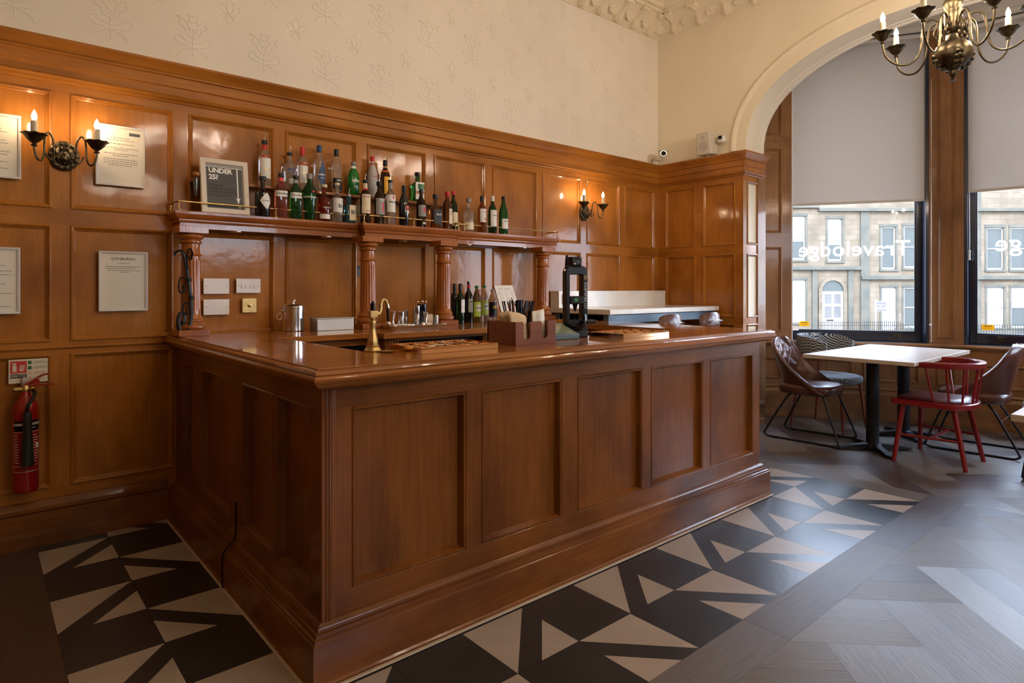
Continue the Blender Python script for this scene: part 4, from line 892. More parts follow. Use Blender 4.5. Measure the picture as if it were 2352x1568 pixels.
up(2.383, .036, 2.401, 'spirit', 'brown', 'dark brown coffee liqueur bottle with an orange and yellow label', ('black', .86, 1, 1.25), [('yellow', .12, .56, .9, .2), ('orange', .68, .72, 3.1, 0), ('gold', .80, .83, 3.1, 0)], [('Kahlua', .020, .45, .3, 'orange')], pour=True)
up(2.671, .050, 2.342, 'squat', 'green', 'squat green herbal liqueur bottle with a white and orange label', ('black', .88, 1, 1.3), [('white', .08, .82 * .8, .9, .25), ('orange', .26, .36, .9, .25), ('green', .42, .60, .6, .25)], [], sq=5, yk=.7)
t = lo(1.422, .046, 2.150, 'squat', 'blk', 'squat black gin bottle with a white diamond label', ('black', .90, 1, 1.5), [])
b = MB(); rr = .0468
for k_ in range(10):
    a0 = -.9 + .25 + k_ * .18; a1 = a0 + .18; hw = lambda a: .20 * (1 - (abs(a - .25) / .91) ** 1.3)
    b.poly([(rr * sin(a0), -rr * cos(a0), (.38 - hw(a0)) * .262), (rr * sin(a1), -rr * cos(a1), (.38 - hw(a1)) * .262), (rr * sin(a1), -rr * cos(a1), (.38 + hw(a1)) * .262), (rr * sin(a0), -rr * cos(a0), (.38 + hw(a0)) * .262)])
b.build('label', LBL['white'], t, recalc=False); wrap_text('lettering', "HENDRICK'S", .0115, rr, .38 * .262, .25, dkink, t)
lo(1.542, .038, 2.184, 'spirit', 'pink', 'pink gin bottle with a white script label', ('black', .92, 1, 1.4), [('white', .47, .60, 1.3, 0), ('red', .82, .90, 3.1, 0)], [("Gordon's", .021, .54, .15, 'ink')], pour=True, sq=4, yk=.8)
lo(1.641, .0365, 2.181, 'spirit', 'green', 'green gin bottle with a white script label beside the pink one', ('black', .92, 1, 1.4), [('white', .47, .60, 1.3, 0), ('grey', .82, .90, 3.1, 0)], [("Gordon's", .020, .54, .15, 'ink')], pour=True, sq=4, yk=.8)
lo(1.738, .047, 2.205, 'shaker', 'green', 'green shaker shaped gin bottle with a white band and red seal', ('grey', .88, 1, 1.25), [('white', .47, .53, 1.5, 0), ('red', .585, .625, .16, .2)], [])
lo(1.842, .0405, 2.142, 'squat', 'red', 'orange red gin bottle with white tree emblem', ('cream', .92, 1, 1.6), [('white', .05, .18, 1.3, .1)], [('WHITLEY NEILL', .0105, .36, .3, 'white'), ('T', .02, .47, .4, 'white')])
lo(1.938, .0385, 2.163, 'squat', 'clear', 'clear gin bottle with a square white label reading Ev', ('cream', .94, 1, 1.5), [('white', .24, .60, 1.25, .1)], [('Ev', .036, .40, .25, 'ink')])
lo(2.030, .043, 2.090, 'squat', 'blue', 'sapphire blue square gin bottle with a pale upright label', ('white', .93, 1, .8), [('cream', .08, .62, .62, .35), ('grey', .30, .44, .32, .35)], [], sq=6, yk=.75, pour=True)
lo(2.150, .034, 2.12, 'spirit', 'clear', 'clear bottle with a white label mostly hidden behind the spiced rum', ('black', .9, 1, 1.2), [('white', .25, .6, 1.3, -.3)], [], y=4.235)
Ym = 4.10
lo(2.128, .037, 2.199, 'spirit', 'brown', 'spiced rum bottle with a cream label and dark contents, nearest the rail step', ('black', .94, 1, 1.4), [('cream', .22, .66, 1.25, .1), ('cream', .80, .92, 3.1, 0), ('red', .76, .80, 3.1, 0)], [('CAPTAIN MORGAN', .0095, .60, .1, 'purple'), ('Spiced', .01, .28, .1, 'red')], pour=True, y=Ym)
lo(2.240, .0375, 2.199, 'spirit', 'brown', 'dark rum bottle with a patterned grey and red label', ('black', .90, 1, 1.4), [('grey', .22, .60, 1.25, .1), ('red', .28, .5, .22, .35)], [('CAPTAIN', .013, .56, .15, 'white')], pour=True, y=Ym)
lo(2.332, .0365, 2.222, 'spirit', 'clear', 'clear white rum bottle with a black lettered pale label', ('black', .94, 1, 1.3), [('white', .28, .66, 1.3, .1), ('grey', .80, .93, 3.1, 0), ('red', .57, .64, .18, .15)], [('BACARDI', .018, .50, .25, 'ink')], pour=True, y=Ym)
lo(2.447, .0375, 2.195, 'slope', 'blk', 'black cream liqueur bottle with a small red and white label', ('black', .80, 1, 1.15), [('red', .40, .50, .55, .5), ('white', .30, .385, .42, .5), ('cream', .975, 1.0, 3.1, 0)], [('BAILEYS', .0095, .45, .5, 'cream')], y=Ym)
lo(2.598, .037, 2.178, 'spirit', 'brown', 'brown rum bottle with a grey arched label and red seal', ('black', .90, 1, 1.25), [('grey', .28, .58, 1.2, .1), ('red', .40, .52, .3, .25), ('cream', .08, .13, .5, .3)], [], y=Ym)
lo(2.728, .043, 2.154, 'squat', 'amber', 'square shouldered bourbon bottle with a black label', ('black', .86, 1, 1.4), [('black', .14, .54, 1.1, .1)], [("No 7", .02, .40, .2, 'white')], sq=5, yk=.9, y=Ym)
lo(2.842, .0395, 2.186, 'spirit', 'amber', 'amber whisky bottle with a bright red cap and cream label', ('red', .87, 1, 1.3), [('cream', .14, .54, .7, .5)], [('SOUTHERN', .009, .46, .55, 'ink'), ('COMFORT', .009, .40, .55, 'ink')], y=Ym)
lo(2.962, .035, 2.213, 'spirit', 'dgreen', 'green whiskey bottle with a red cap behind the amber one', ('red', .90, 1, 1.3), [('cream', .12, .46, .9, .1)], [], y=4.185)
lo(3.102, .0415, 2.165, 'squat', 'clear', 'short clear malt bottle with a low cream label', ('grey', .88, 1, 1.5), [('cream', .06, .28, 1.4, 0)], [], y=4.165)
lo(3.241, .0355, 2.200, 'spirit', 'amber', 'blended whisky bottle with a white label and pale bird emblem', ('black', .84, 1, 1.2), [('white', .28, .64, 1.2, .1), ('orange', .32, .40, .3, .3)], [('GROUSE', .011, .55, .2, 'red')], y=4.165)
lo(3.355, .037, 2.208, 'spirit', 'dgreen', 'green malt bottle with a white cap and tall white label', ('white', .86, 1, 1.2), [('white', .18, .62, 1.2, .1)], [('LAPHROAIG', .0105, .47, .2, 'ink')], y=4.165)
lo(3.477, .0375, 2.217, 'slope', 'green', 'triangular green malt bottle with a black cap, last on the shelf', ('black', .88, 1, 1.25), [('white', .14, .40, 1.1, .1)], [('Glenfiddich', .0115, .34, .15, 'ink')], sq=3, yk=.95, y=4.165)
GL = 'bottles on the back worktop'
def bk(x, y, r, zt, *a, **k): return bottle(x, y, 1.139, r, zt - 1.139, *a, group=GL, **k)
bk(2.962, 4.24, .036, 1.459, 'wine', 'blk', 'dark wine bottle farthest left behind the third column', ('black', .80, 1, 1.1), [('cream', .25, .6, .5, .9)], [])
bk(2.945, 4.145, .036, 1.459, 'wine', 'blk', 'dark wine bottle between the hidden one and the green one', ('black', .80, 1, 1.1), [('cream', .25, .6, .4, .9)], [])
bk(2.930, 4.045, .0345, 1.458, 'wine', 'dgreen', 'green wine bottle with a two part white label', ('black', .80, 1, 1.1), [('white', .28, .60, .95, .55), ('black', .415, .43, .96, .56)], [])
bk(3.135, 4.21, .037, 1.482, 'wine', 'blk', 'dark wine bottle with a red neck band and cork', ('cream', .92, 1, .85), [('white', .24, .57, .95, .3), ('red', .83, .90, 3.1, 0)], [('ARNOZAN', .014, .49, .35, 'ink')])
bk(3.150, 4.12, .034, 1.442, 'plastic', 'olive', 'olive green cordial bottle with a dark cap', ('green', .93, 1, 1.5), [('lime', .16, .56, 1.4, 0), ('white', .30, .48, .8, .1)], [('Britvic', .019, .40, .1, 'ink')])
bk(3.285, 4.19, .034, 1.446, 'plastic', 'clear', 'clear cordial bottle with a lime green label', ('green', .93, 1, 1.5), [('lime', .18, .58, 1.4, 0), ('white', .34, .50, .8, .1)], [('Britvic', .019, .42, .1, 'ink')])
bk(3.417, 4.24, .037, 1.411, 'plastic', 'clear', 'clear plastic mixer bottle with a black and purple label', ('grey', .93, 1, 1.5), [('black', .12, .60, 1.6, 0), ('purple', .12, .20, 1.61, 0), ('yellow', .40, .47, .7, .1)], [('Schweppes', .012, .435, .1, 'ink')])
# ================================================================== things on the counter
ZC = 1.1392
t = thing('tap_fountain', 'small brass baluster tap fountain with a curved spout on the counter corner', 'beer tap', (1.342, 2.515, ZC))
b = MB(); b.lathe([(.037, 0), (.038, .006), (.034, .013), (.030, .020), (.031, .026), (.029, .028)], 32); b.lathe([(.024, .026), (.025, .036), (.0235, .052), (.018, .072), (.0135, .095), (.0125, .108), (.0165, .126), (.0145, .136), (.010, .141), (.0135, .144), (.0135, .150)], 8, sq=0); b.lathe([(.024, .024), (.024, .030), (0, .03)], 24); b.build('baluster', brass, t, smooth=25)
MB().box(-.019, -.015, .150, .019, .015, .182).build('block', brass, t, bevel=.003)
MB().lathe([(.011, .182), (.011, .212), (.008, .216), (0, .216)], 16).lathe([(.004, .214), (.005, .222), (0, .226)], 10).build('handle', black, t)
b = MB(); b.tube(spline([(.012, .0, .168), (.030, .0, .166), (.040, .003, .185), (.042, .004, .21), (.052, .006, .228), (.068, .009, .226), (.078, .011, .205)], 6), [.006, .0065] + [.008] * 33 + [.0085, .008], 12); b.sphere((.018, -.004, .168), .012); b.build('spout', brass, t)
b = MB(); b.tube([(.077, .011, .208), (.080, .011, .190)], .010, 12); b.build('collar', steel, t); MB().tube([(.080, .011, .19), (.084, .012, .13)], [.006, .0055], 10).build('nozzle', black, t); MB().sphere((.085, .012, .120), .012, 12, 8).build('nozzle_end', steel, t)
t = thing('brass_dish', 'little round brass drip dish beside the tap fountain', 'dish', (1.375, 2.447, ZC)); MB().lathe([(.022, 0), (.032, .003), (.034, .006), (.032, .0065), (.026, .004), (0, .0035)], 32).build('dish', brass, t)
copperm = principled('polished_copper', (.72, .42, .22), .10, 1)
def tray(x0, y0, x1, y1, label):
    t = thing('drip_tray', label, 'drip tray', ((x0 + x1) / 2, (y0 + y1) / 2, ZC), group='polished drip trays'); w, h = (x1 - x0) / 2, (y1 - y0) / 2
    MB().frame((0, 0, 0), X, Y, Z, -w, w, -h, h, [(0, .001), (0, .026), (.002, .027), (.004, .026), (.004, .012)], fill=True).build('tray', copperm, t, smooth=20, recalc=False)
    MB().box(-w + .004, -h + .004, .014, w - .004, h - .004, .017).build('grille', copperm, t)
    r0 = None
    for i in range(5):
        for j in range(3):
            if r0 is None: r0 = MB().lathe([(.030, .017), (.031, .021), (.028, .023), (.024, .019), (.008, .018), (.006, .021), (0, .021)], 24).build('ring', copperm, t); o = r0
            else: o = r0.copy(); COL.objects.link(o); o.parent = t
            o.location = (-w + .045 + i * (2 * w - .09) / 4, -h + .045 + j * (2 * h - .09) / 2, 0)
    return t
tray(1.437, 2.262, 1.855, 2.528, 'polished copper drip tray on the left of the counter front'); tray(2.735, 2.235, 3.16, 2.495, 'polished drip tray on the right of the counter beyond the black tap')
UT = ('steel utensil at the left front of the left copper tray', 'steel utensil at the back of the left copper tray, second from the left', 'steel utensil at the middle front of the left copper tray', 'steel utensil farthest right in the left copper tray')
for i, (x, y, a) in enumerate(((1.56, 2.33, .4), (1.64, 2.40, 1.2), (1.70, 2.33, 2.0), (1.76, 2.42, .9))):
    t = thing('steel_bar_spoon', UT[i], 'utensil', (x, y, ZC + .0235), a, 'utensils in the copper tray')
    b = MB(); b.tube(spline([(-.07, 0, .002), (-.02, 0, .006), (.04, 0, .003), (.05, 0, .004)], 3), [(.004, .002)] * 10, 8); b.sphere((.062, 0, .004), .014, 12, 6, k=(1.2, .8, .25)); b.build('spoon', steel, t)
# napkin and straw caddy
cadw = wood('caddy_wood', (.20, .075, .045), (.26, .11, .07), (.14, .05, .03), 'x', coat=.1, rough=.5)
t = thing('napkin_caddy', 'brown wooden napkin and straw caddy with two round ended slots', 'caddy', (2.147, 2.425, ZC)); w, h, H = .138, .112, .115
def slot(c, hw, n=10): return [(c - hw - .008, H), (c - hw, H - .008)] + [(c - hw * cos(pi * j / n), .045 - hw * .2 - hw * sin(pi * j / n) + .005) for j in range(n + 1)] + [(c + hw, H - .008), (c + hw + .008, H)]
b = MB(); out = [(-w, 0), (-w, H)] + slot(-.062, .022) + slot(.060, .020) + [(w, H), (w, 0)]
def slotted(y0, y1):
    cols_ = [(-w, -.092), (-.032, .032), (.088, w)]
    b.prism(out[::-1], (0, 0, 0), X, Z, NY, -y0, -y1)
slotted(-h, -h + .010); b.box(-w, -h + .01, 0, -w + .010, h, H); b.box(w - .010, -h + .01, 0, w, h, H); b.box(-w, h - .01, 0, w, h, H); b.box(-w + .01, -h + .01, 0, w - .01, h - .01, .008); b.box(-.004, -h + .01, .008, .004, h - .01, H - .01)
b.build('box', cadw, t, bevel=.0012)
kraft = noisy(principled('kraft_paper', (.60, .44, .28), .7), (.56, .41, .26), (.66, .50, .33), 20)
for i in range(7):
    t = thing('kraft_napkin', 'folded kraft paper napkin standing in the left side of the wooden caddy', 'napkin', (2.075 + .004 * (i - 3), 2.345 + i * .022, ZC + .009), 0, 'kraft napkins in the caddy')
    b = MB(); R = []
    for a in range(9):
        u = a / 8; R.append([(-.050 + .10 * u + .004 * i * v, -.004 + .030 * v * v - (.012 * u if v > .7 else 0), (.150 + .010 * sin(u * 3 + i)) * v - .020 * u * v) for v in [q / 6 for q in range(7)]])
    b.rings(R, close=False); b.build('sheet', kraft, t, solid=.004)
t = thing('paper_bag', 'white paper bag standing in the right side of the wooden caddy', 'paper bag', (2.215, 2.375, ZC + .009)); b = MB(); R = []
for a in range(9):
    u = a / 8; R.append([(-.045 + .085 * u + .012 * v, -.012 + .018 * v + .006 * sin(u * 8) * v, .152 * v + .012 * u * v) for v in [q / 6 for q in range(7)]])
b.rings(R, close=False); b.build('bag', principled('waxed_paper', (.70, .66, .58), .5), t, solid=.008)
r2 = random.Random(5); b = MB().tube([(0, 0, 0), (0, 0, .21)], .0035, 6); s0 = None
for i in range(30):
    a = r2.uniform(-.32, .32); x = 2.13 + .006 * (i % 15) + a * .04; s = thing('drinking_straw', 'black drinking straw in the bunch at the back of the wooden caddy', 'straw', (x, 2.465 + .018 * (i // 15) + r2.uniform(-.004, .004), ZC + .010), 0, 'black straws in the caddy')
    if s0 is None: s0 = b.build('tube', black, s)
    else: o = s0.copy(); COL.objects.link(o); o.parent = s
    s.rotation_euler = (r2.uniform(-.1, .12), a * .8, 0)
for i, (x, a) in enumerate(((2.125, -.20), (2.14, -.12))):
    t = thing('wooden_stirrer', ('flat brown wooden stirrer leaning left of the black straws', 'flat brown wooden stirrer more upright beside the first one')[i], 'stirrer', (x, 2.455, ZC + .01), 0, 'wooden stirrers in the caddy'); t.rotation_euler.y = a; MB().box(-.004, -.001, 0, .004, .001, .20).build('stick', barz, t)
t = thing('card_terminal', 'grey till display with a pale green screen lying behind the caddy', 'till display', (2.455, 2.49, ZC)); t.rotation_euler.z = -.12
tl = MB(); tl.prism([(-.085, 0), (-.085, .028), (.075, .082), (.090, .078), (.090, 0)], (0, 0, 0), Y, Z, X, -.10, .105); tl.build('body', principled('till_grey', (.10, .16, .22), .3), t, bevel=.005)
b = MB(); Us = Vector((0, .160, .054)).normalized(); Ns = Vector((0, -Us.z, Us.y)); b.frame(Vector((0, -.085, .028)), X, Us, Ns, -.085, .09, .012, .155, [(0, 0), (0, .003), (.006, .003), (.008, .001)]); b.build('screen', principled('screen_glass', (.22, .26, .19), .15), t, recalc=False)
# black branded stout tap
t = thing('stout_tap', 'tall black stout tap with an open frame and side lettering on the counter', 'beer tap', (2.625, 2.50, ZC)); t.rotation_euler.z = radians(-22)
b = MB()
def rrect(w_, h_, cx_, cz_, rad, n=6):
    o = []
    for k_, (sx_, sz_) in enumerate(((1, 1), (-1, 1), (-1, -1), (1, -1))):
        for j in range(n + 1):
            a = pi / 2 * k_ + pi / 2 * j / n; o.append((cx_ + sx_ * (w_ - rad) + rad * cos(a), cz_ + sz_ * (h_ - rad) + rad * sin(a)))
    return o
O_ = rrect(.066, .205, 0, .205, .035); I_ = rrect(.041, .130, -.004, .230, .006)
def holed(y0, y1):      # frame loop between outer outline and the window
    R = []
    for yy, P_ in ((y0, O_), (y1, O_), (y1, I_), (y0, I_)): R.append([(p[0], yy, p[1]) for p in P_])
    b.rings(R, loop=True)
holed(-.030, .030); b.build('frame', black, t, smooth=40, bevel=.003)
MB().box(-.045, -.034, .190, .045, .034, .236).box(-.045, -.03, .09, .045, .03, .10).build('bridge', black, t, bevel=.006)
MB().box(-.02, -.036, .205, .004, -.033, .225).build('display', principled('green_display', (.05, .25, .08), .3), t)
b = MB(); b.lathe([(.034, .402), (.036, .41), (.036, .455), (.032, .462), (0, .463)], 24, (-.004, 0, 0), sq=5); b.build('head', black, t)
MB().box(-.030, -.0375, .415, -.004, -.036, .445).build('head_panel', principled('gloss_panel', (.02, .02, .025), .1), t); MB().box(-.022, -.0380, .418, -.012, -.0375, .424).build('head_mark', white_ink, t)
b = MB(); b.tube(spline([(-.062, -.01, .385), (-.062, -.012, .41), (-.058, -.014, .44), (-.056, -.014, .470)], 3), [.007, .007, .006, .006, .007, .008, .009, .0095, .009, .006], 12); b.build('handle', black, t); b = MB(); b.sphere((-.068, -.008, .382), .012); b.cyl((-.07, -.008, .382), (-.04, 0, .382), .008); b.build('handle_pivot', steel, t)
MB().lathe([(.006, .15), (.010, .168), (.017, .192), (0, .193)], 16).build('nozzle', black, t)
b = MB(); b.tube(spline([(-.07, -.02, .075), (-.04, -.045, .055), (.01, -.05, .055), (.045, -.045, .085), (.05, -.035, .13)], 5), [(.006, .022)] * 21, 10); b.build('drip_cradle', black, t)
MB().box(.03, -.05, .078, .115, .01, .098).build('side_fin', black, t, bevel=.004); MB().box(-.066, -.04, 0, .066, .045, .04).build('base', black, t, bevel=.006)
me = textmesh('GUINNESS', .030, 'LEFT', .0006, 1.1); b = MB(); b.mesh(me, Matrix(((0, -1, 0, .0555), (0, 0, -1, -.0335), (1, 0, 0, .165), (0, 0, 0, 1)))); b.build('lettering', principled('pale_grey_ink', (.42, .48, .55), .4), t, smooth=0, recalc=False)
b = MB(); b.tube([(.050 + .009 * cos(a), -.0335, .345 + .013 * sin(a)) for a in (-1.2, -.4, .4, 1.2, 2.0, 3.0, 4.2, 5.0)], .0012, 5, loop=True)
for q in range(4): b.cyl((.045 + q * .0035, -.0335, .336), (.045 + q * .0035, -.0335, .355), .0005, seg=4)
b.build('harp_emblem', principled('emblem_gold', (.5, .36, .12), .35, .7), t)
# back counter things
ZB = 1.139
t = thing('ice_bucket', 'polished steel lidded ice bucket with a ring handle on the back counter', 'ice bucket', (1.60, 4.09, ZB))
b = MB(); b.lathe([(0, .002), (.066, 0), (.070, .004), (.070, .148), (.073, .150), (.073, .156), (.069, .158)], 40); b.build('pail', steel, t); b = MB(); b.lathe([(.070, .157), (.070, .166), (.060, .174), (.03, .180), (.010, .182), (.008, .190), (.014, .198), (.014, .204), (.006, .209), (0, .209)], 40); b.build('lid', steel, t)
for s_ in (-1,):
    b = MB(); b.sphere((s_ * .074, -.01, .135), .009); b.tube([(s_ * (.079 + .018 * (1 + cos(a))), -.012 - .005 * sin(a), .120 - .022 * (1 - sin(a))) for a in [2 * pi * j / 16 for j in range(16)]], .0028, 6, loop=True); b.build('ring_handle', steel, t)
t = thing('metal_box', 'grey brushed metal box with a lipped lid on the back counter', 'box', (1.835, 4.01, ZB)); MB().box(-.13, -.06, 0, .13, .06, .078).build('body', brushed, t, bevel=.002); MB().box(-.136, -.066, .078, .136, .066, .085).build('lid', brushed, t, bevel=.002)
t = thing('steel_tray', 'rounded polished steel tray carrying bar tools on the back counter', 'tray', (2.40, 3.885, ZB)); O2 = rrect(.235, .105, 0, 0, .03)
b = MB(); R = []
for k_, z_ in ((.90, .001), (.93, 0), (1.0, .018), (1.015, .020), (1.0, .0215), (.96, .012), (.92, .004), (.0001, .004)): R.append([(p[0] * (1 - (1 - k_) * .4 if k_ > .5 else 0), p[1] * (k_ if k_ > .5 else 0), z_) for p in O2])
b.rings(R, caps=(True, False)); b.build('tray', steel, t, smooth=40)
GT = 'bar tools on the steel tray'; ZR = ZB + .0045
def tin(name, label, x, y, r, h, mat=steel, r2_=None, cat='cup'):
    t = thing(name, label, cat, (x, y, ZR), group=GT); q = r2_ or r; MB().lathe([(0, .001), (r * .95, 0), (r, .003), (q, h), (q - .001, h + .001), (q - .002, h), (r - .003, .004), (0, .004)], 28).build('cup', mat, t); return t
tin('shaker_tin', 'tall polished cocktail shaker tin in the middle of the tray', 2.435, 3.905, .024, .150, r2_=.026); tin('mixing_tin', 'wide short steel tin towards the left of the tray', 2.30, 3.90, .024, .110, r2_=.027)
tin('small_tin', 'narrow bright steel tin between the shaker and the wide tin', 2.375, 3.955, .018, .118); tin('measure_cup', 'small brushed steel measure cup at the right end of the tray', 2.600, 3.90, .019, .078, brushed)
tin('mixing_beaker', 'dark reflective mixing beaker holding long utensils', 2.510, 3.95, .033, .158, principled('smoked_steel', (.10, .11, .13), .12, 1), .036)
t = thing('jigger', 'cone shaped steel jigger standing in front of the dark beaker', 'measure', (2.495, 3.875, ZR), group=GT); MB().lathe([(.012, 0), (.008, .012), (.005, .024), (.021, .100), (.0205, .101), (.006, .03), (0, .03)], 24).build('cone', steel, t)
t = thing('jigger', 'double cone steel jigger at the left end of the tray', 'measure', (2.232, 3.89, ZR), group=GT); MB().lathe([(.019, 0), (.007, .045), (.006, .052), (.021, .118), (.020, .118), (.005, .058), (0, .058)], 24).build('cone', steel, t)
for i, (dx, a) in enumerate(((-.015, -.1), (0, .05), (.016, .12))):
    t = thing('bar_spoon', 'long handled steel bar spoon standing ' + ('at the left in', 'in the middle of', 'at the right in')[i] + ' the dark beaker', 'spoon', (2.508 + dx, 3.95, ZR + .006), group='long spoons in the beaker'); t.rotation_euler.y = a; b = MB(); b.tube([(0, 0, 0), (0, 0, .168)], .0018, 6); b.sphere((0, 0, .172), .008, 8, 6, k=(1, .5, 1)); b.build('spoon', steel, t)
t = thing('ice_tongs', 'steel ice tongs lying across the front left of the tray', 'tongs', (2.27, 3.80, ZB + .024), .1, GT); b = MB()
for s_ in (-1, 1): b.tube(spline([(-.09, 0, .006), (-.03, s_ * .012, .008), (.05, s_ * .016, .004), (.08, s_ * .010, .002)], 4), [(.005, .0018)] * 13, 8)
b.sphere((-.09, 0, .006), .010); b.build('tongs', steel, t)
t = thing('hawthorne_strainer', 'round steel cocktail strainer with a dark handle lying on the tray', 'strainer', (2.385, 3.82, ZB + .02), .3, GT); b = MB(); b.lathe([(0, .002), (.034, .002), (.036, .005), (.030, .008), (0, .012)], 24, (0, 0, 0)); b.build('plate', steel, t); MB().tube([(.03, 0, .006), (.085, -.02, .004)], [(.008, .003)] * 2, 8).build('handle', blackm, t)
t = thing('lemon_squeezer', 'dome shaped steel squeezer between the shaker and the jigger', 'squeezer', (2.445, 3.835, ZB + .018), group=GT); MB().lathe([(.024, 0), (.022, .010), (.014, .019), (0, .022)], 20).build('dome', steel, t)
t = thing('folded_card', 'small beige folded card standing behind the measure cup', 'card', (2.615, 4.03, ZB)); b = MB(); b.poly([(-.042, -.02, 0), (.042, -.02, 0), (.042, 0, .085), (-.042, 0, .085)]); b.poly([(.042, .02, 0), (-.042, .02, 0), (-.042, 0, .085), (.042, 0, .085)]); b.build('card', kraft, t, recalc=False, solid=.0015)
t = thing('bar_tariff', 'leaning white bar tariff sheet on a dark board beside the mixer bottle', 'menu', (3.335, 3.86, ZB)); t.rotation_euler = (radians(-24), 0, 0)
MB().box(-.105, 0, 0, .105, .006, .338).build('backing_board', barz, t); MB().box(-.1, -.0015, 0.002, .1, 0, .335).build('sheet', principled('bright_paper', (.74, .70, .66), .6), t)
flat_text('heading', 'BAR TARIFF', .017, (0, -.0016, .300), X, Z, NY, dkink, t, space=1.5); b = MB()
for i in range(26):
    zz = .275 - i * .0095
    for c_ in (-.085, -.005, .05): b.box(c_, -.0022, zz, c_ + rnd.uniform(.02, .035) * (1.6 if c_ < -.05 else 1), -.0015, zz + .0018)
b.build('small_print', principled('faint_ink', (.35, .33, .32), .6), t)
t = thing('pen', 'slim black pen lying against the leaning tariff sheet', 'pen', (3.40, 3.885, ZB + .085)); t.rotation_euler = (radians(-24), radians(-18), 0); MB().lathe([(0, 0), (.003, .006), (.004, .01), (.004, .125), (.003, .13), (0, .13)], 10, (0, -.012, 0)).build('barrel', black, t)
# ================================================================== chairs and tables
leather = noisy(principled('brown_leather', (.09, .028, .018), .32, coat=.15, spec=.55), (.075, .024, .016), (.13, .045, .028), 6, bump=.08, bscale=60)
oxblood = noisy(principled('dark_seat_leather', (.09, .02, .022), .3, spec=.55), (.08, .018, .02), (.11, .028, .028), 6, bump=.06, bscale=60)
zig = principled('zigzag_fabric', (.5, .5, .5), .85); n = zig.node_tree.nodes; l = zig.node_tree.links; bz = n['Principled BSDF']
def mth(op, a, b_=None, c_=None):
    m = n.new('ShaderNodeMath'); m.operation = op
    for i, v in enumerate((a, b_, c_)):
        if v is None: continue
        if isinstance(v, (int, float)): m.inputs[i].default_value = v
        else: l.new(v, m.inputs[i])
    return m.outputs[0]
tcn = n.new('ShaderNodeTexCoord'); sp = n.new('ShaderNodeSeparateXYZ'); l.new(tcn.outputs['Object'], sp.inputs[0])
u_ = mth('MULTIPLY', mth('ADD', sp.outputs[0], mth('MULTIPLY', sp.outputs[1], .6)), 30); tri_ = mth('ABSOLUTE', mth('SUBTRACT', mth('FRACT', u_), .5))
v_ = mth('MULTIPLY', mth('ADD', sp.outputs[2], mth('MULTIPLY', sp.outputs[1], .75)), 34); w_ = mth('GREATER_THAN', mth('FRACT', mth('ADD', v_, mth('MULTIPLY', tri_, 1.7))), .52)
mxz = n.new('ShaderNodeMix'); mxz.data_type = 'RGBA'; l.new(w_, mxz.inputs['Factor']); mxz.inputs[6].default_value = (.014, .022, .045, 1); mxz.inputs[7].default_value = (.42, .43, .42, 1); l.new(mxz.outputs[2], bz.inputs['Base Color'])
K = 1.09
def sk(pts): return [tuple(K * c for c in p) for p in pts]
def sled(t):
    for s_ in (-1, 1):
        x = s_ * .215; b = MB()
        b.tube(sk(spline([(s_ * .15, -.10, .40), (s_ * .17, -.155, .33), (x, -.30, .06), (x, -.305, .025), (x, -.28, .009)], 5)[:-1] + [Vector((x, -.27, .009)), Vector((x, .22, .009))] + spline([(x, .25, .009), (x, .29, .02), (x, .292, .055), (s_ * .18, .19, .33), (s_ * .17, .165, .40)], 5)), .0085 * K, 10)
        b.build('sled_leg', blackm, t)
        for yy in (-.22, .16): MB().box(K * (x - .013), K * (yy - .02), 0, K * (x + .013), K * (yy + .02), .007).build('foot_pad', black, t)
    MB().cyl(*sk([(-.178, -.19, .265), (.178, -.19, .265)]), .006 * K).build('crossbar', steel, t)
    MB().box(K * -.17, K * -.12, K * .392, K * .17, K * .17, K * .402).build('under_frame', blackm, t)
def bucket_grid(off, v0=0.0, v1=1.0, nu=28, nv=24, um=1.0, tuft=False):
    R = []
    for i in range(nv + 1):
        v = v0 + (v1 - v0) * i / nv; row = []
        w = (.232 - .02 * v) * (1 if v < .78 else sqrt(max(.02, 1 - ((v - .78) / .235) ** 2)) * .97 + .03)
        for j in range(nu + 1):
            u = um * (-1 + 2 * j / nu); cc = .335 * (1 - v) ** 2.1 + .055
            x = w * math.copysign(min(1, abs(u) ** .92), u); y = -.20 - .105 * v + cc * abs(u) ** 2.4 + off * (1 - .3 * abs(u)); z = .405 + .455 * v ** .93
            z = z + .012 * (1 - v)
            if tuft: 
                d = abs(sin(pi * (u * 2.2 + v * 3.4))) * abs(sin(pi * (u * 2.2 - v * 3.4))); y += .016 * (d ** .55) - .006
            row.append((K * x, K * y, K * z))
        R.append(row)
    return R
def brown_chair(label, x, y, rz, mat=None, cat='chair'):
    t = thing('tub_chair', label, cat, (x, y, 0), rz, 'sled framed tub chairs'); m = mat or leather
    b = MB(); b.rings(bucket_grid(0), close=False); b.build('back_shell', m, t, solid=.026 * K, smooth=60)
    b = MB(); b.rings(bucket_grid(.022, .06, .965, 36, 44, .80, True), close=False); b.build('tufted_back', m, t, solid=.010, smooth=60)
    b = MB(); R = []
    for k_, z_ in ((.0, .398), (.85, .398), (.95, .405), (1.0, .43), (1.0, .455), (.97, .472), (.85, .482), (.5, .487), (0, .488)):
        R.append([(K * (.222 * k_) * cos(a) * (abs(cos(a)) ** 4 + abs(sin(a)) ** 4) ** -.25, K * (.005 + .232 * k_ * sin(a) * (abs(cos(a)) ** 4 + abs(sin(a)) ** 4) ** -.25), K * z_) for a in [2 * pi * (j + .5) / 40 for j in range(40)]])
    b.rings(R); b.build('seat', m, t, smooth=60); sled(t)
    return t
brown_chair('brown leather tub chair with a buttoned back nearest the end of the bar', 6.02, 2.66, pi + .06)
brown_chair('brown leather tub chair seen from behind beyond the red chair', 6.72, 1.53, .06)
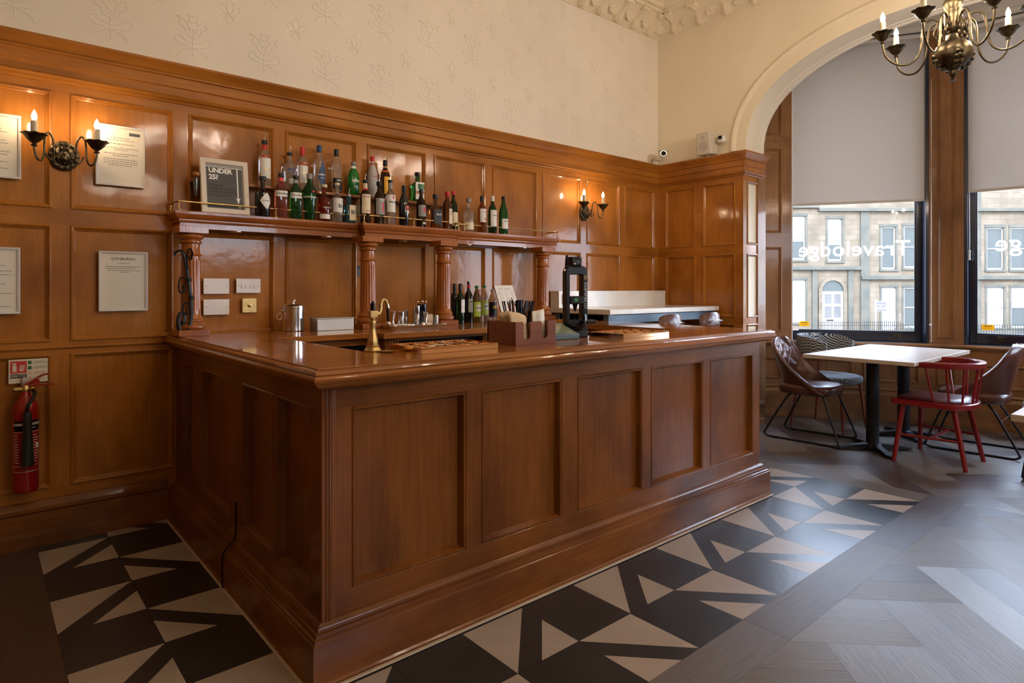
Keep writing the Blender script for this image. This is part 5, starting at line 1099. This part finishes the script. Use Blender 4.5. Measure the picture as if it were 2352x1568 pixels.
brown_chair('grey patterned tub chair cut by the right edge of the picture', 6.22, .835, radians(94), zig)
t = thing('fabric_chair', 'zigzag fabric dining chair with round brown legs behind the table', 'chair', (6.66, 2.74, 0), pi - .05); b = MB(); R = []
for j in range(33):
    a = -1.9 + 3.8 * j / 32; r = .27; x_, y_ = r * sin(a), -r * cos(a) * 1.0; dz = .02 * cos(a); tp = .035 * max(0, (abs(a) - 1.3) / .6) ** 1.5
    R.append([(K * (x_ * (1 + q[0])), K * (y_ * (1 + q[0])), K * (q[1] + dz)) for q in ((-.06, .655 + tp), (.04, .65 + tp), (.08, .67 + tp), (.10, .80 - tp), (.08, .845 - tp), (.03, .85 - tp), (-.02, .83 - tp), (-.05, .70 + tp))])
b.rings(R); b.build('backrest', zig, t, smooth=60)
b = MB(); b.lathe([(0, .42), (.22, .42), (.245, .435), (.25, .46), (.245, .482), (.21, .497), (0, .502)], 40, sq=3); b.v = [(K * p[0], K * p[1], K * p[2]) for p in b.v]; b.build('seat', zig, t, smooth=60)
leg_m = principled('russet_legs', (.20, .045, .022), .3, coat=.3)
for sx_ in (-1, 1):
    MB().tube(sk([(sx_ * .19, .18, .43), (sx_ * .23, .22, 0)]), [.015, .012], 12).build('leg', leg_m, t)
    MB().tube(sk([(sx_ * .17, -.195, .68), (sx_ * .20, -.21, .43), (sx_ * .24, -.26, 0)]), [.013, .015, .012], 12).build('leg', leg_m, t)
t = thing('spindle_chair', 'dark red wooden spindle back armchair with a leather seat pad', 'chair', (6.04, 1.62, 0), -.02)
def dee(w, d0, d1, n=12): return [(w, d1), (-w, d1)] + [(-w * cos(pi * j / n * 1), -d0 * sin(pi * j / n) ** .8) for j in range(0, n + 1)]
DD = [(.245, .235), (.225, .25), (-.225, .25), (-.245, .235)] + [(-.25 * cos(pi * j / 16), -.10 - .145 * sin(pi * j / 16) ** .75) for j in range(17)]
b = MB(); b.rings([[(K * p[0] * k_, K * p[1] * k_, K * z_) for p in DD] for k_, z_ in ((.96, .425), (1, .43), (1, .462), (.98, .467))]); b.build('seat_frame', redpaint, t)
b = MB(); b.rings([[(K * p[0] * k_, K * p[1] * k_, K * z_) for p in DD] for k_, z_ in ((.86, .464), (.88, .475), (.84, .485), (.6, .493), (.3, .496))]); b.build('seat_pad', oxblood, t, smooth=60)
for sx_ in (-1, 1):
    for (y0_, y1_) in ((.18, .215), (-.14, -.225)): MB().tube(sk([(sx_ * (.19 if y0_ > 0 else .17), y0_, .43), (sx_ * (.28 if y0_ > 0 else .215), y1_, 0)]), [.021, .017], 16).build('leg', redpaint, t)
b = MB(); A_ = [(-.243, .20, .20), (-.199, -.185, .20)]; 
for sx_ in (-1, 1): b.cyl(*sk([(sx_ * .238, .198, .20), (sx_ * .196, -.185, .20)]), .010 * K)
b.tube(sk([(-.217, .0, .20), (0, .0, .20), (.217, .0, .20)]), [.009, .014, .009], 10); b.build('stretchers', redpaint, t)
rail_ = []
for j in range(33):
    a = -pi / 2 - .0 + pi * j / 32; rail_.append((.27 * sin(a), -.03 - .235 * cos(a), .745))
rail_ = [(-.262, .15, .735), (-.27, .06, .742)] + rail_ + [(.27, .06, .742), (.262, .15, .735)]
b = MB(); b.tube(sk(rail_), [(.010 * K, .026 * K)] * len(rail_), 12, flat=(1, 0, 0)); 
b = MB(); R = []
for i, p in enumerate(rail_):
    q = Vector(rail_[min(i + 1, len(rail_) - 1)]) - Vector(rail_[max(i - 1, 0)]); q.z = 0; q.normalize(); nn = Vector((q.y, -q.x, 0)); p = Vector(p)
    R.append([tuple(K * (p + nn * a_ + Z * c_)) for a_, c_ in ((-.018, -.022), (.016, -.022), (.020, -.016), (.022, .014), (.016, .020), (-.016, .020), (-.020, .014))])
b.rings(R); b.build('top_rail', redpaint, t)
for a in (-1.75, -1.2, -.72, -.24, .24, .72, 1.2, 1.75):
    top = (.268 * sin(a), -.03 - .235 * cos(a), .73); bot = (.225 * sin(a * .96), -.05 - .175 * cos(a * .96), .46); MB().tube(sk([bot, top]), [.0085, .0075], 8).build('spindle', redpaint, t)
topwood = noisy(principled('pale_laminate', (.5, .42, .34), .3, spec=.5), (.44, .36, .29), (.54, .45, .37), 8, stretch=(.15, 1, 1), detail=6); edgem = principled('laminate_edge', (.48, .38, .30), .4)
def table(label, x, y, rz=0, w=.388, d=.44, h=.832):
    t = thing('bistro_table', label, 'table', (x, y, 0), rz, 'square bistro tables')
    MB().box(-w, -d, h - .032, w, d, h).build('table_top', [topwood], t, bevel=.002); MB().box(-.22, -.22, h - .045, .22, .22, h - .032).build('mounting_plate', blackm, t)
    MB().lathe([(.052, .05), (.052, h - .045)], 28).build('column', blackm, t)
    b = MB(); b.lathe([(.0, .012), (.08, .012), (.075, .045), (.055, .062), (0, .062)], 24)
    for j in range(4):
        a = pi / 4 + j * pi / 2; c, s_ = cos(a), sin(a); px_, py_ = -s_, c
        R = [[(c * r_ + px_ * q * w_, s_ * r_ + py_ * q * w_, z_) for q, z_ in ((-1, z0_), (1, z0_), (1, z1_), (-1, z1_))] for r_, w_, z0_, z1_ in ((.04, .035, .014, .058), (.20, .027, .010, .040), (.29, .034, .004, .026), (.335, .006, .004, .022))]
        b.rings(R)
    b.build('cross_base', blackm, t, bevel=.003); return t
table('pale topped square bistro table nearer the end of the bar', 6.01, 2.115); table('pale topped square bistro table nearer the bay window', 6.788, 2.115)
table('pale topped bistro table with one corner at the right edge of the picture', 4.06, .26)
for i, (x, y) in enumerate(((4.54, 3.36), (5.155, 3.36))):
    t = thing('bar_stool', ('low backed leather bar stool at the left of the marble counter', 'low backed leather bar stool at the right of the marble counter showing its chrome bar')[i], 'bar stool', (x, y, 0), .12, 'leather bar stools')
    b = MB(); R = []
    for j in range(17):
        a = -1.2 + 2.4 * j / 16; x_, y_ = .17 * sin(a), -.09 - .10 * cos(a)
        R.append([(x_ * q[0], y_ * q[0] + .0, q[1] - .035 * (abs(a) / 1.2) ** 4) for q in ((1.0, 1.02), (1.12, 1.03), (1.18, 1.10), (1.14, 1.18), (1.05, 1.20), (.95, 1.18), (.93, 1.08))])
    b.rings(R); b.build('backrest', leather, t, smooth=60)
    MB().lathe([(0, .80), (.16, .80), (.185, .82), (.185, .86), (.16, .88), (0, .885)], 28, (0, 0, 0), sq=4).build('seat', leather, t)
    b = MB(); b.tube(spline([(-.11, -.20, 1.10), (-.11, -.225, 1.12), (0, -.235, 1.125), (.11, -.225, 1.12), (.11, -.20, 1.10)], 4), .006, 8); b.build('chrome_bar', steel, t)
    for sx_ in (-1, 1): MB().cyl((sx_ * .12, -.14, .84), (sx_ * .12, -.19, 1.05), .009).build('back_strut', blackm, t)
    for sx_ in (-1, 1):
        for sy_ in (-1, 1): MB().tube([(sx_ * .12, sy_ * .12, .81), (sx_ * .20, sy_ * .20, 0)], .011, 10).build('leg', blackm, t)
    b = MB()
    for p, q in (((-1, -1), (1, -1)), ((1, -1), (1, 1)), ((1, 1), (-1, 1)), ((-1, 1), (-1, -1))): b.cyl((p[0] * .174, p[1] * .174, .27), (q[0] * .174, q[1] * .174, .27), .008)
    b.build('foot_rail', blackm, t)
# ================================================================== things high on the walls
grille_white = principled('speaker_white', (.60, .55, .47), .6)
t = thing('wall_speaker', 'white box loudspeaker on the wall between the camera and the arch', 'loudspeaker', (5.86, 3.66, 2.94)); t.rotation_euler = (0, radians(-4), radians(-4))
MB().box(-.075, -.085, -.118, .06, .085, .118).build('cabinet', grille_white, t, bevel=.012)
MB().box(-.079, -.076, -.108, -.074, .076, .108).build('grille', principled('grille_mesh', (.62, .58, .52), .7), t, bevel=.004)
for z_, r_ in ((-.03, .05), (.062, .018)):
    b = MB(); b.lathe([(r_, 0), (r_, .002), (r_ * .93, .0035), (r_ * .9, .001), (0, .002)], 28, (-.079, 0, z_), M=Matrix.Rotation(-pi / 2, 4, 'Y')); b.build('driver_outline', principled('driver_grey', (.50, .46, .42), .6), t)
MB().box(.055, -.02, -.135, .083, .02, -.06).build('bracket', grille_white, t); MB().box(-.02, -.015, -.135, .07, .015, -.118).build('bracket_arm', grille_white, t)
t = thing('motion_sensor', 'small white sensor with a black face beside the loudspeaker', 'sensor', (5.88, 3.50, 2.965)); MB().box(-.045, -.028, -.034, .02, .028, .034).build('body', whiteplastic, t, bevel=.006); MB().box(-.048, -.022, -.006, -.044, .022, .030).build('face', black, t); MB().cyl((.02, -.0, 0), (.065, -.02, .0), .008).build('arm', whiteplastic, t)
t = thing('security_camera', 'white security camera on a wall bracket in the room corner', 'camera', (5.80, 4.354, 2.885)); MB().lathe([(.052, 0), (.05, .01), (.03, .02), (.02, .05), (0, .05)], 24, M=Matrix.Rotation(pi / 2, 4, 'X')).build('wall_mount', principled('cream_plastic', (.62, .55, .42), .4), t)
cp = principled('camera_casing', (.55, .52, .46), .35); b = MB(); b.tube(spline([(0, -.04, 0), (.0, -.09, -.03), (-.01, -.14, -.035), (-.02, -.17, 0)], 4), .012, 10); b.build('arm', cp, t)
D_ = Vector((-.79, -.60, -.12)).normalized(); c_ = Vector((-.015, -.19, .025)); b = MB(); b.tube([c_ - D_ * .06, c_ + D_ * .055], .034, 24); b.build('housing', cp, t, bevel=.004)
MB().tube([c_ + D_ * .0555, c_ + D_ * .062], .034, 24).build('bezel', steel, t); MB().tube([c_ + D_ * .062, c_ + D_ * .064], .026, 24).build('lens', principled('camera_lens', (.005, .005, .005), .08), t)
MB().box(c_.x - .04, c_.y - .04, c_.z + .030, c_.x + .05, c_.y + .05, c_.z + .036).build('sun_shield', cp, t)

t = thing('black_cable', 'thin black cable running down the side plinth of the bar to the floor', 'cable', (.89, 3.13, 0))
b = MB(); b.tube(spline([(.055, .0, .40), (.052, .0, .235), (.03, .0, .205), (.003, .012, .165), (-.002, .016, .10), (-.003, .014, .05), (-.004, .0, .005)], 6), .0035, 8); b.build('cable', black, t)
# ================================================================== blinds, cords, lettering on the glass
def at(k, u, d, z):
    A, U, OUT, L, D = window_data[k]; p = A + U * u + OUT * d; return Vector((p.x, p.y, z))
for k, zb, lb in ((1, 2.347, 'pale grey roller blind half lowered over the left bay window'), (2, 2.405, 'pale grey roller blind half lowered over the middle bay window'), (3, 2.405, 'pale grey roller blind half lowered over the right bay window')):
    A, U, OUT, L, D = window_data[k]; c = at(k, L / 2, .045, zb); t = thing('roller_blind', lb, 'blind', c, atan2(U.y, U.x), 'roller blinds in the bay')
    MB().box(-L / 2 + .012, -.001, .0, L / 2 - .012, .001, 4.10 - zb).build('fabric', blindm, t, smooth=0); MB().box(-L / 2 + .012, -.005, -.004, L / 2 - .012, .005, .022).build('bottom_bar', principled('blind_hem', (.62, .58, .54), .8), t, bevel=.002)
    blinds_ = globals().setdefault('blinds_', {}); blinds_[k] = t
    b = MB(); b.tube([(-L / 2 + .02, .0, 4.10 - zb), (L / 2 - .02, 0, 4.10 - zb)], .024, 16); b.build('roller', whiteplastic, t)
def under(o, k):
    p = blinds_[k]; o.parent = p; v = o.location - p.location; r = Matrix.Rotation(-p.rotation_euler.z, 3, 'Z'); o.location = r @ v; o.rotation_euler.z = -p.rotation_euler.z
pc = at(1, 1.335, -.03, 1.0); b = MB()
for s_ in (-.014, .014):
    P_ = [(s_ * (1 + .6 * sin(q * .35)), s_ * .3, 2.6 - q * .105) for q in range(27)]; b.tube(P_, .0022, 6)
b.tube([(-.014, 0, -.12), (0, 0, -.14), (.014, 0, -.12)], .003, 6); t = b.build('beaded_chain', cord); t.location = pc; under(t, 1); b = MB(); b.sphere((-.02, 0, .04), .012); b.build('tensioner', whiteplastic, t)
pc = at(2, .045, .015, 1.75); b = MB(); b.tube(spline([(0, 0, 2.3), (.004, .004, 1.2), (-.002, 0, .5), (.006, 0, .16), (0, 0, .06)], 6), .0035, 6); b.sphere((0, 0, .05), .012); b.tube([(0, 0, .05), (.006, .004, -.04)], [.008, .012], 8); t = b.build('pull_cord', cord); t.location = pc; under(t, 2)
for k, tx in ((1, 'lettering on the left bay window pane, reversed when read from inside'), (2, 'lettering on the middle bay window pane, cut by the picture edge')):
    A, U, OUT, L, D = window_data[k]; um = {1: .635, 2: .79}[k]; c = at(k, um, D + .020, {1: 1.85, 2: 1.87}[k])
    t = thing('window_lettering', 'white ' + tx, 'lettering', c); flat_text('letters', 'Travelodge', .235, (0, 0, 0), -U, Z, OUT, lettering, t, lift=.0, bold=.0015, space=1.04)
    us = {1: .092, 2: .13}[k]; c = at(k, us, D + .018, 1.0); t = thing('window_sticker', 'yellow oval edged notice sticker low on the %s window pane' % ('left' if k == 1 else 'middle'), 'sticker', c, atan2(U.y, U.x))
    MB().prism(rrect(.052, .028, .052, .02, .012, 4), (0, 0, 0), X, Z, NY, 0, .001).build('sticker', yellow, t)
    b = MB(); b.box(.02, -.002, .030, .084, -.0012, .037)
    for q in range(3): b.box(.016, -.002, .020 - q * .008, .088, -.0012, .0215 - q * .008)
    b.build('small_print', ink, t)
# ================================================================== the street front opposite
F_ = Vector((cos(YAW), sin(YAW), 0)); R_v = Vector((sin(YAW), -cos(YAW), 0)); DF = 36.0
stone = noisy(principled('sandstone', (.42, .34, .25), .85), (.11, .084, .056), (.17, .132, .092), .9, stretch=(1, 1, 1), detail=8)
n = stone.node_tree.nodes; l = stone.node_tree.links; bs_ = n['Principled BSDF']
brk = n.new('ShaderNodeTexBrick'); brk.inputs['Scale'].default_value = 1; brk.inputs['Brick Width'].default_value = .75; brk.inputs['Row Height'].default_value = .30; brk.inputs['Mortar Size'].default_value = .008
brk.inputs['Color1'].default_value = (1, 1, 1, 1); brk.inputs['Color2'].default_value = (.82, .80, .76, 1); brk.inputs['Mortar'].default_value = (.55, .52, .48, 1)
tcn = n.new('ShaderNodeTexCoord'); sp = n.new('ShaderNodeSeparateXYZ'); cbn = n.new('ShaderNodeCombineXYZ'); l.new(tcn.outputs['Object'], sp.inputs[0]); l.new(sp.outputs[0], cbn.inputs[0]); l.new(sp.outputs[2], cbn.inputs[1]); l.new(cbn.outputs[0], brk.inputs['Vector'])
src = bs_.inputs['Base Color'].links[0].from_socket; mxb = n.new('ShaderNodeMix'); mxb.data_type = 'RGBA'; mxb.blend_type = 'MULTIPLY'; mxb.inputs['Factor'].default_value = 1; l.new(src, mxb.inputs[6]); l.new(brk.outputs[0], mxb.inputs[7]); l.new(mxb.outputs[2], bs_.inputs['Base Color'])
trimstone = noisy(principled('weathered_stone', (.24, .24, .20), .85), (.055, .058, .048), (.10, .085, .062), 1.5, detail=7)
wframe = principled('white_sash', (.26, .245, .23), .5); pane_out = principled('house_pane', (.07, .075, .07), .35, spec=.12); houseblind = principled('house_blind', (.22, .205, .19), .8); dooro = principled('white_door', (.24, .225, .21), .5)
rzf = atan2(R_v.y, R_v.x)
t = thing('terraced_house', 'pale sandstone terrace with sash windows and an arched doorway across the street', 'building', F_ * DF, rzf); FAC = t
# local frame: x right, y away, z up
def fb(mb, x0, z0, x1, z1, y0=-.02, y1=.0, mi=0): mb.box(x0, y0, z0, x1, y1, z1, mi)
wins = dict(A=(15.94, 3.07, 16.87, 5.56, .58), B=(18.18, 3.0, 18.98, 5.41, .62), C=(21.26, 2.52, 22.06, 4.95, 0), D=(22.56, 2.6, 23.36, 5.0, 0), E=(27.33, 2.5, 28.28, 4.9, 0), F=(28.7, 2.5, 29.63, 4.9, 0),
            A2=(15.94, -.54, 16.9, 1.9, .97), C2=(21.28, -.96, 22.11, 1.47, 1.0), D2=(22.56, -.84, 23.36, 1.47, 0), E2=(27.35, -.84, 28.3, 1.47, 1.0), F2=(28.73, -.84, 29.68, 1.47, .5), G=(12.2, 3.0, 13.2, 5.4, .5), G2=(12.2, -.54, 13.2, 1.9, .6), H=(32, 2.5, 33, 4.9, .3), H2=(32, -.84, 33, 1.47, .5))
xs = sorted([(v[0], v[2]) for k, v in wins.items() if not k.endswith('2')] )
b = MB(); b.box(2, .10, -3, 48, 6, 12.5)      # body of the block, front skin below has the openings
def skin(x0, x1, holes, z0=-3, z1=12.5):
    z = z0
    for h0, h1 in sorted(holes): b.box(x0, -.02, z, x1, .12, h0); z = h1
    b.box(x0, -.02, z, x1, .12, z1)
edges = sorted({2.0, 48.0} | {v for a in wins.values() for v in (a[0], a[2])})
for a, c in zip(edges[:-1], edges[1:]):
    m_ = (a + c) / 2; skin(a, c, [(v[1], v[3]) for v in wins.values() if v[0] < m_ < v[2]])
b.build('stone_wall', stone, t)
b = MB()
for (x0, z0, x1, z1, o) in ((2, 2.47, 20.03, 2.67, .25), (20.03, 1.92, 48, 2.15, .25), (17.6, 5.83, 48, 6.03, .25), (2, 6.03, 17.6, 6.23, .2), (20.03, -1.5, 20.53, 6.03, .12), (23.5, -1.5, 23.75, 6.03, .12), (26.3, -1.5, 26.92, 7.0, .12), (2, -1.6, 48, -.98, .08), (17.25, -1, 17.55, 2.47, .12), (19.3, -1, 19.6, 2.47, .12), (2, 10.5, 48, 11, .4)): b.box(x0, -o, z0, x1, 0, z1)
for v in wins.values():
    x0, z0, x1, z1 = v[:4]; b.box(x0 - .14, -.10, z0 - .14, x1 + .14, -.0, z0); b.box(x0 - .14, -.06, z1, x1 + .14, 0, z1 + .18); b.box(x0 - .13, -.05, z0, x0, 0, z1); b.box(x1, -.05, z0, x1 + .13, 0, z1)
b.build('stone_bands', trimstone, t, bevel=.02)
for v in wins.values():
    x0, z0, x1, z1, bl = v; w = MB(); zm = (z0 + z1) / 2
    for (a, c, d, e_) in ((x0, z0, x0 + .07, z1), (x1 - .07, z0, x1, z1), (x0, z0, x1, z0 + .09), (x0, z1 - .07, x1, z1), (x0, zm - .03, x1, zm + .03)): w.box(a, .03, c, d, .07, e_)
    wf = w.build('window', wframe, t); MB().box(x0, .07, z0, x1, .08, z1).build('pane', pane_out, wf)
    if bl: MB().box(x0 + .07, .055, z1 - (z1 - z0) * bl, x1 - .07, .065, z1 - .07).build('window_blind', houseblind, wf)
b = MB(); AR = [(18.44 + .62 * cos(pi * j / 20), 1.25 + .62 * sin(pi * j / 20)) for j in range(21)]; AO = [(18.44 + .82 * cos(pi * j / 20), 1.25 + .82 * sin(pi * j / 20)) for j in range(21)]
b.rings([[(p[0], -.10, p[1]) for p in AO], [(p[0], -.10, p[1]) for p in AR], [(p[0], -.02, p[1]) for p in AR]], close=False); b.box(17.62, -.10, -1, 17.82, 0, 1.25); b.box(19.06, -.10, -1, 19.26, 0, 1.25); b.build('arched_surround', stone, t)
MB().prism([(p[0], p[1]) for p in AR], (0, 0, 0), X, Z, NY, .021, .03).build('fanlight', pane_out, t)
b = MB(); b.box(17.82, -.03, -1, 19.06, -.021, 1.25); d_ = b.build('front_door', dooro, t); b = MB()
for (a, c) in ((17.95, 18.4), (18.48, 18.93)):
    for (z0, z1) in ((-.3, .4), (.5, 1.1)): b.frame((0, -.03, 0), X, Z, NY, a - .0, c, z0, z1, [(0, 0), (0, .02), (.03, .02), (.03, 0)])
b.build('door_panel', dooro, d_); MB().box(18.1, -.05, -.45, 18.5, -.03, -.38).build('letter_plate', iron, d_)
t = thing('street_railing', 'black spiked iron railing in front of the terrace', 'railing', F_ * (DF - 3) + R_v * 16.2 + Z * -1.1, rzf)
b = MB(); 
for i in range(2): b.box(0, -.015, .15 + i * .40, 5.6, .015, .18 + i * .40)
b.build('rails', iron, t); q = MB(); q.tube([(0, 0, 0), (0, 0, .72)], .012, 6); q.tube([(0, 0, .70), (0, 0, .73), (0, 0, .80)], [.008, .024, .001], 6); p0 = q.build('spike', iron, t)
for i in range(41):
    o = p0 if i == 0 else p0.copy()
    if i: COL.objects.link(o); o.parent = t
    o.location = (i * .105, 0, -.0); 
for i in range(8): o = p0.copy(); COL.objects.link(o); o.parent = t; o.location = (4.3 + i * .14, 0, -.08 * i)
t = thing('street_railing', 'black spiked iron railing farther right in front of the terrace', 'railing', F_ * (DF - 3) + R_v * 24.2 + Z * -1.25, rzf); MB().box(0, -.015, .15, 4.2, .015, .18).box(0, -.015, .5, 4.2, .015, .53).build('rails', iron, t)
for i in range(30): o = p0.copy(); COL.objects.link(o); o.parent = t; o.location = (i * .14, 0, 0)
t = thing('letting_sign', 'white TO LET board on a post in front of the terrace', 'sign', F_ * (DF - 2.6) + R_v * 19.45 + Z * -1.1, rzf); MB().box(-.06, -.04, 0, .0, .04, 1.9).build('post', wframe, t); MB().box(0, -.02, 1.30, .52, .02, 1.84).build('board', principled('board_white', (.17, .165, .165), .6), t)
MB().box(0, -.03, 1.66, .52, -.02, 1.80).box(0, -.03, 1.33, .52, -.02, 1.42).build('coloured_bands', principled('lilac_band', (.10, .09, .16), .6), t); flat_text('lettering', 'TO LET', .16, (.26, -.021, 1.54), X, Z, NY, principled('sign_brown', (.06, .02, .02), .6), t, bold=.004)
struct(MB().box(-60, -60, -1.5, 80, 70, -1.2).build('street_ground', noisy(principled('road', (.1, .1, .1), .8), (.07, .067, .065), (.11, .105, .10), 2)))
